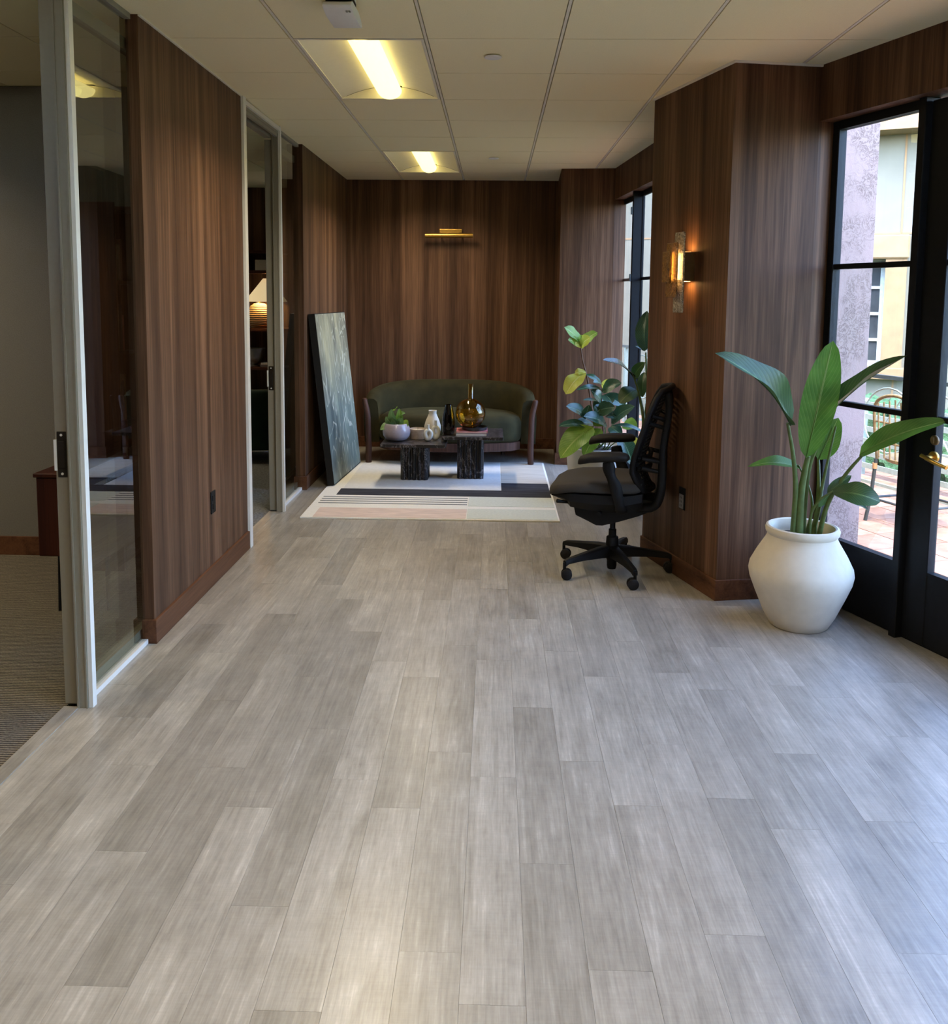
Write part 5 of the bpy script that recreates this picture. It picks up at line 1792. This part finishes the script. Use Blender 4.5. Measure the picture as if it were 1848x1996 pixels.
# rattan bistro chair on the patio
bs = thing('bistro_chair', 'bamboo look bistro chair with dark legs and tan wraps standing on the terracotta patio', 'chair', (2.95, 6.0, -0.012))
BC = V((2.95, 6.02, -0.012))


def Bt(u, d, z):
    return BC + FU * u + FN * d + UP * z


LG = [(-0.20, -0.20), (0.20, -0.20), (-0.19, 0.20), (0.19, 0.20)]
for i, (u, d) in enumerate(LG):
    top = 0.45
    lg = MB().tube([Bt(u * 1.12, d * 1.12, 0), Bt(u * 1.02, d * 1.02, 0.18), Bt(u * 0.95, d * 0.95, top)], 0.013, 10)
    lo_ = lg.build('leg', M['ext_dark'], bs, smooth=50)
    wr = MB()
    for z in (0.14, 0.20, 0.40):
        f_ = 1.12 - 0.17 * z / 0.45
        wr.tube([Bt(u * f_, d * f_, z - 0.02), Bt(u * f_, d * f_, z + 0.02)], 0.0165, 10)
    wr.build('cane_wrap', M['copper'], lo_)
st_ = MB()
for a, b_ in ((0, 1), (1, 3), (3, 2), (2, 0)):
    p, q = LG[a], LG[b_]
    st_.tube([Bt(p[0] * 1.04, p[1] * 1.04, 0.17), Bt(q[0] * 1.04, q[1] * 1.04, 0.17)], 0.009, 8)
st_.build('stretcher', M['ext_dark'], bs)
MB().lathe([(0, 0.445), (0.20, 0.445), (0.215, 0.455), (0.215, 0.47), (0.20, 0.48), (0, 0.475)], tuple(BC), 28).build('seat', M['bamboo'], bs, smooth=50)
bk_ = MB()
bk_.tube(spline([Bt(-0.19, -0.18, 0.45), Bt(-0.20, -0.21, 0.70), Bt(-0.17, -0.23, 0.86), Bt(0, -0.24, 0.92), Bt(0.17, -0.23, 0.86), Bt(0.20, -0.21, 0.70), Bt(0.19, -0.18, 0.45)], 6), 0.012, 8)
bk_.build('back_frame', M['bamboo'], bs, smooth=60)
vb = MB()
for k in range(-3, 4):
    vb.tube([Bt(k * 0.05, -0.205, 0.47), Bt(k * 0.05, -0.235, 0.89 - abs(k) * 0.012)], 0.006, 6)
for z in (0.58, 0.72):
    vb.tube([Bt(-0.195, -0.21, z), Bt(0.195, -0.21, z)], 0.007, 6)
vb.build('back_weave', M['bamboo'], bs)

# building across the court
BN = V((-0.42, -0.907, 0)).normalized()
BU = V((-BN.y, BN.x, 0))
if BU.x < 0:
    BU = -BU
BO = V((5.25, 12.0, -0.5))
far = thing('facing_building', 'sunlit cream rendered building with an ochre cornice across the court', 'building', tuple(BO))


def onb(px, py):
    d = ray(px, py)
    t_ = (BO - EYE).dot(BN) / d.dot(BN)
    q = EYE + d * t_ - BO
    return q.dot(BU), q.z


def bbox(u0, u1, d0, d1, z0, z1):
    return MB().obox(BO, BU, BN, UP, u0, u1, d0, d1, z0, z1)


uwl, zwt = onb(1697, 508)
uwr, _z = onb(1727, 508)
_u1, zwb = onb(1712, 715)
uj, zc1 = onb(1766, 300)
_a, zl = onb(1740, 455)
_b, zs1 = onb(1760, 262)
_c, zs0 = onb(1760, 226)
uwl2 = uwl - 0.55
bbox(-9, uwl2, -3, 0, -0.5, zs1).build('wall', M['ext_wall'], far)
bbox(uwr, 6, -3, 0, -0.5, zs1).build('wall', M['ext_wall'], far)
bbox(uwl2, uwr, -3, 0, zwt, zs1).build('wall', M['ext_wall'], far)
bbox(uwl2, uwr, -3, 0, -0.5, zwb).build('wall', M['ext_wall'], far)
bbox(-9, 6, -3, 0.45, zs1, zs1 + 0.5).build('cornice', M['ext_trim'], far)
bbox(-9, 6, -3, 0.1, zs1 + 0.5, 6.2).build('parapet', M['ext_wall'], far)
wnf = bbox(uwl2, uwr, -0.30, -0.27, zwb, zwt).build('window', M['ext_dark_glass'], far)
for a_, b_, c_, d_ in ((uwl2, uwr, zwt - 0.06, zwt), (uwl2, uwr, zwb, zwb + 0.07), (uwr - 0.06, uwr, zwb, zwt), (uwl2, uwl2 + 0.06, zwb, zwt), ((uwl2 + uwr) / 2 - 0.02, (uwl2 + uwr) / 2 + 0.02, zwb, zwt)):
    bbox(a_, b_, -0.27, -0.23, c_, d_).build('sash_bar', M['ext_frame'], wnf)
for k in range(1, 4):
    z = zwb + (zwt - zwb) * k / 4
    bbox(uwl2, uwr, -0.27, -0.235, z - 0.02, z + 0.02).build('sash_bar', M['ext_frame'], wnf)
bbox(uwl2 - 0.25, uwr + 0.28, 0.0, 0.10, zwt + 0.02, zwt + 0.34).build('lintel', M['ext_trim'], far, bevel=0.02, seg=1)
bbox(uwr + 0.0, uwr + 0.26, 0.0, 0.06, zwb, zwt + 0.02).build('window_surround', M['ext_trim'], far)
bbox(uwl2 - 0.26, uwl2, 0.0, 0.06, zwb, zwt + 0.02).build('window_surround', M['ext_trim'], far)
bbox(uwl2 - 0.3, uwr + 0.34, 0.0, 0.16, zwb - 0.16, zwb).build('sill', M['ext_trim'], far, bevel=0.01, seg=1)
bbox(uj - 0.012, uj + 0.012, 0.0, 0.008, -0.5, zs1).build('joint_strip', M['ext_trim'], far)
bbox(-9, 6, 0.0, 0.008, zl - 0.012, zl + 0.012).build('joint_strip', M['ext_trim'], far)
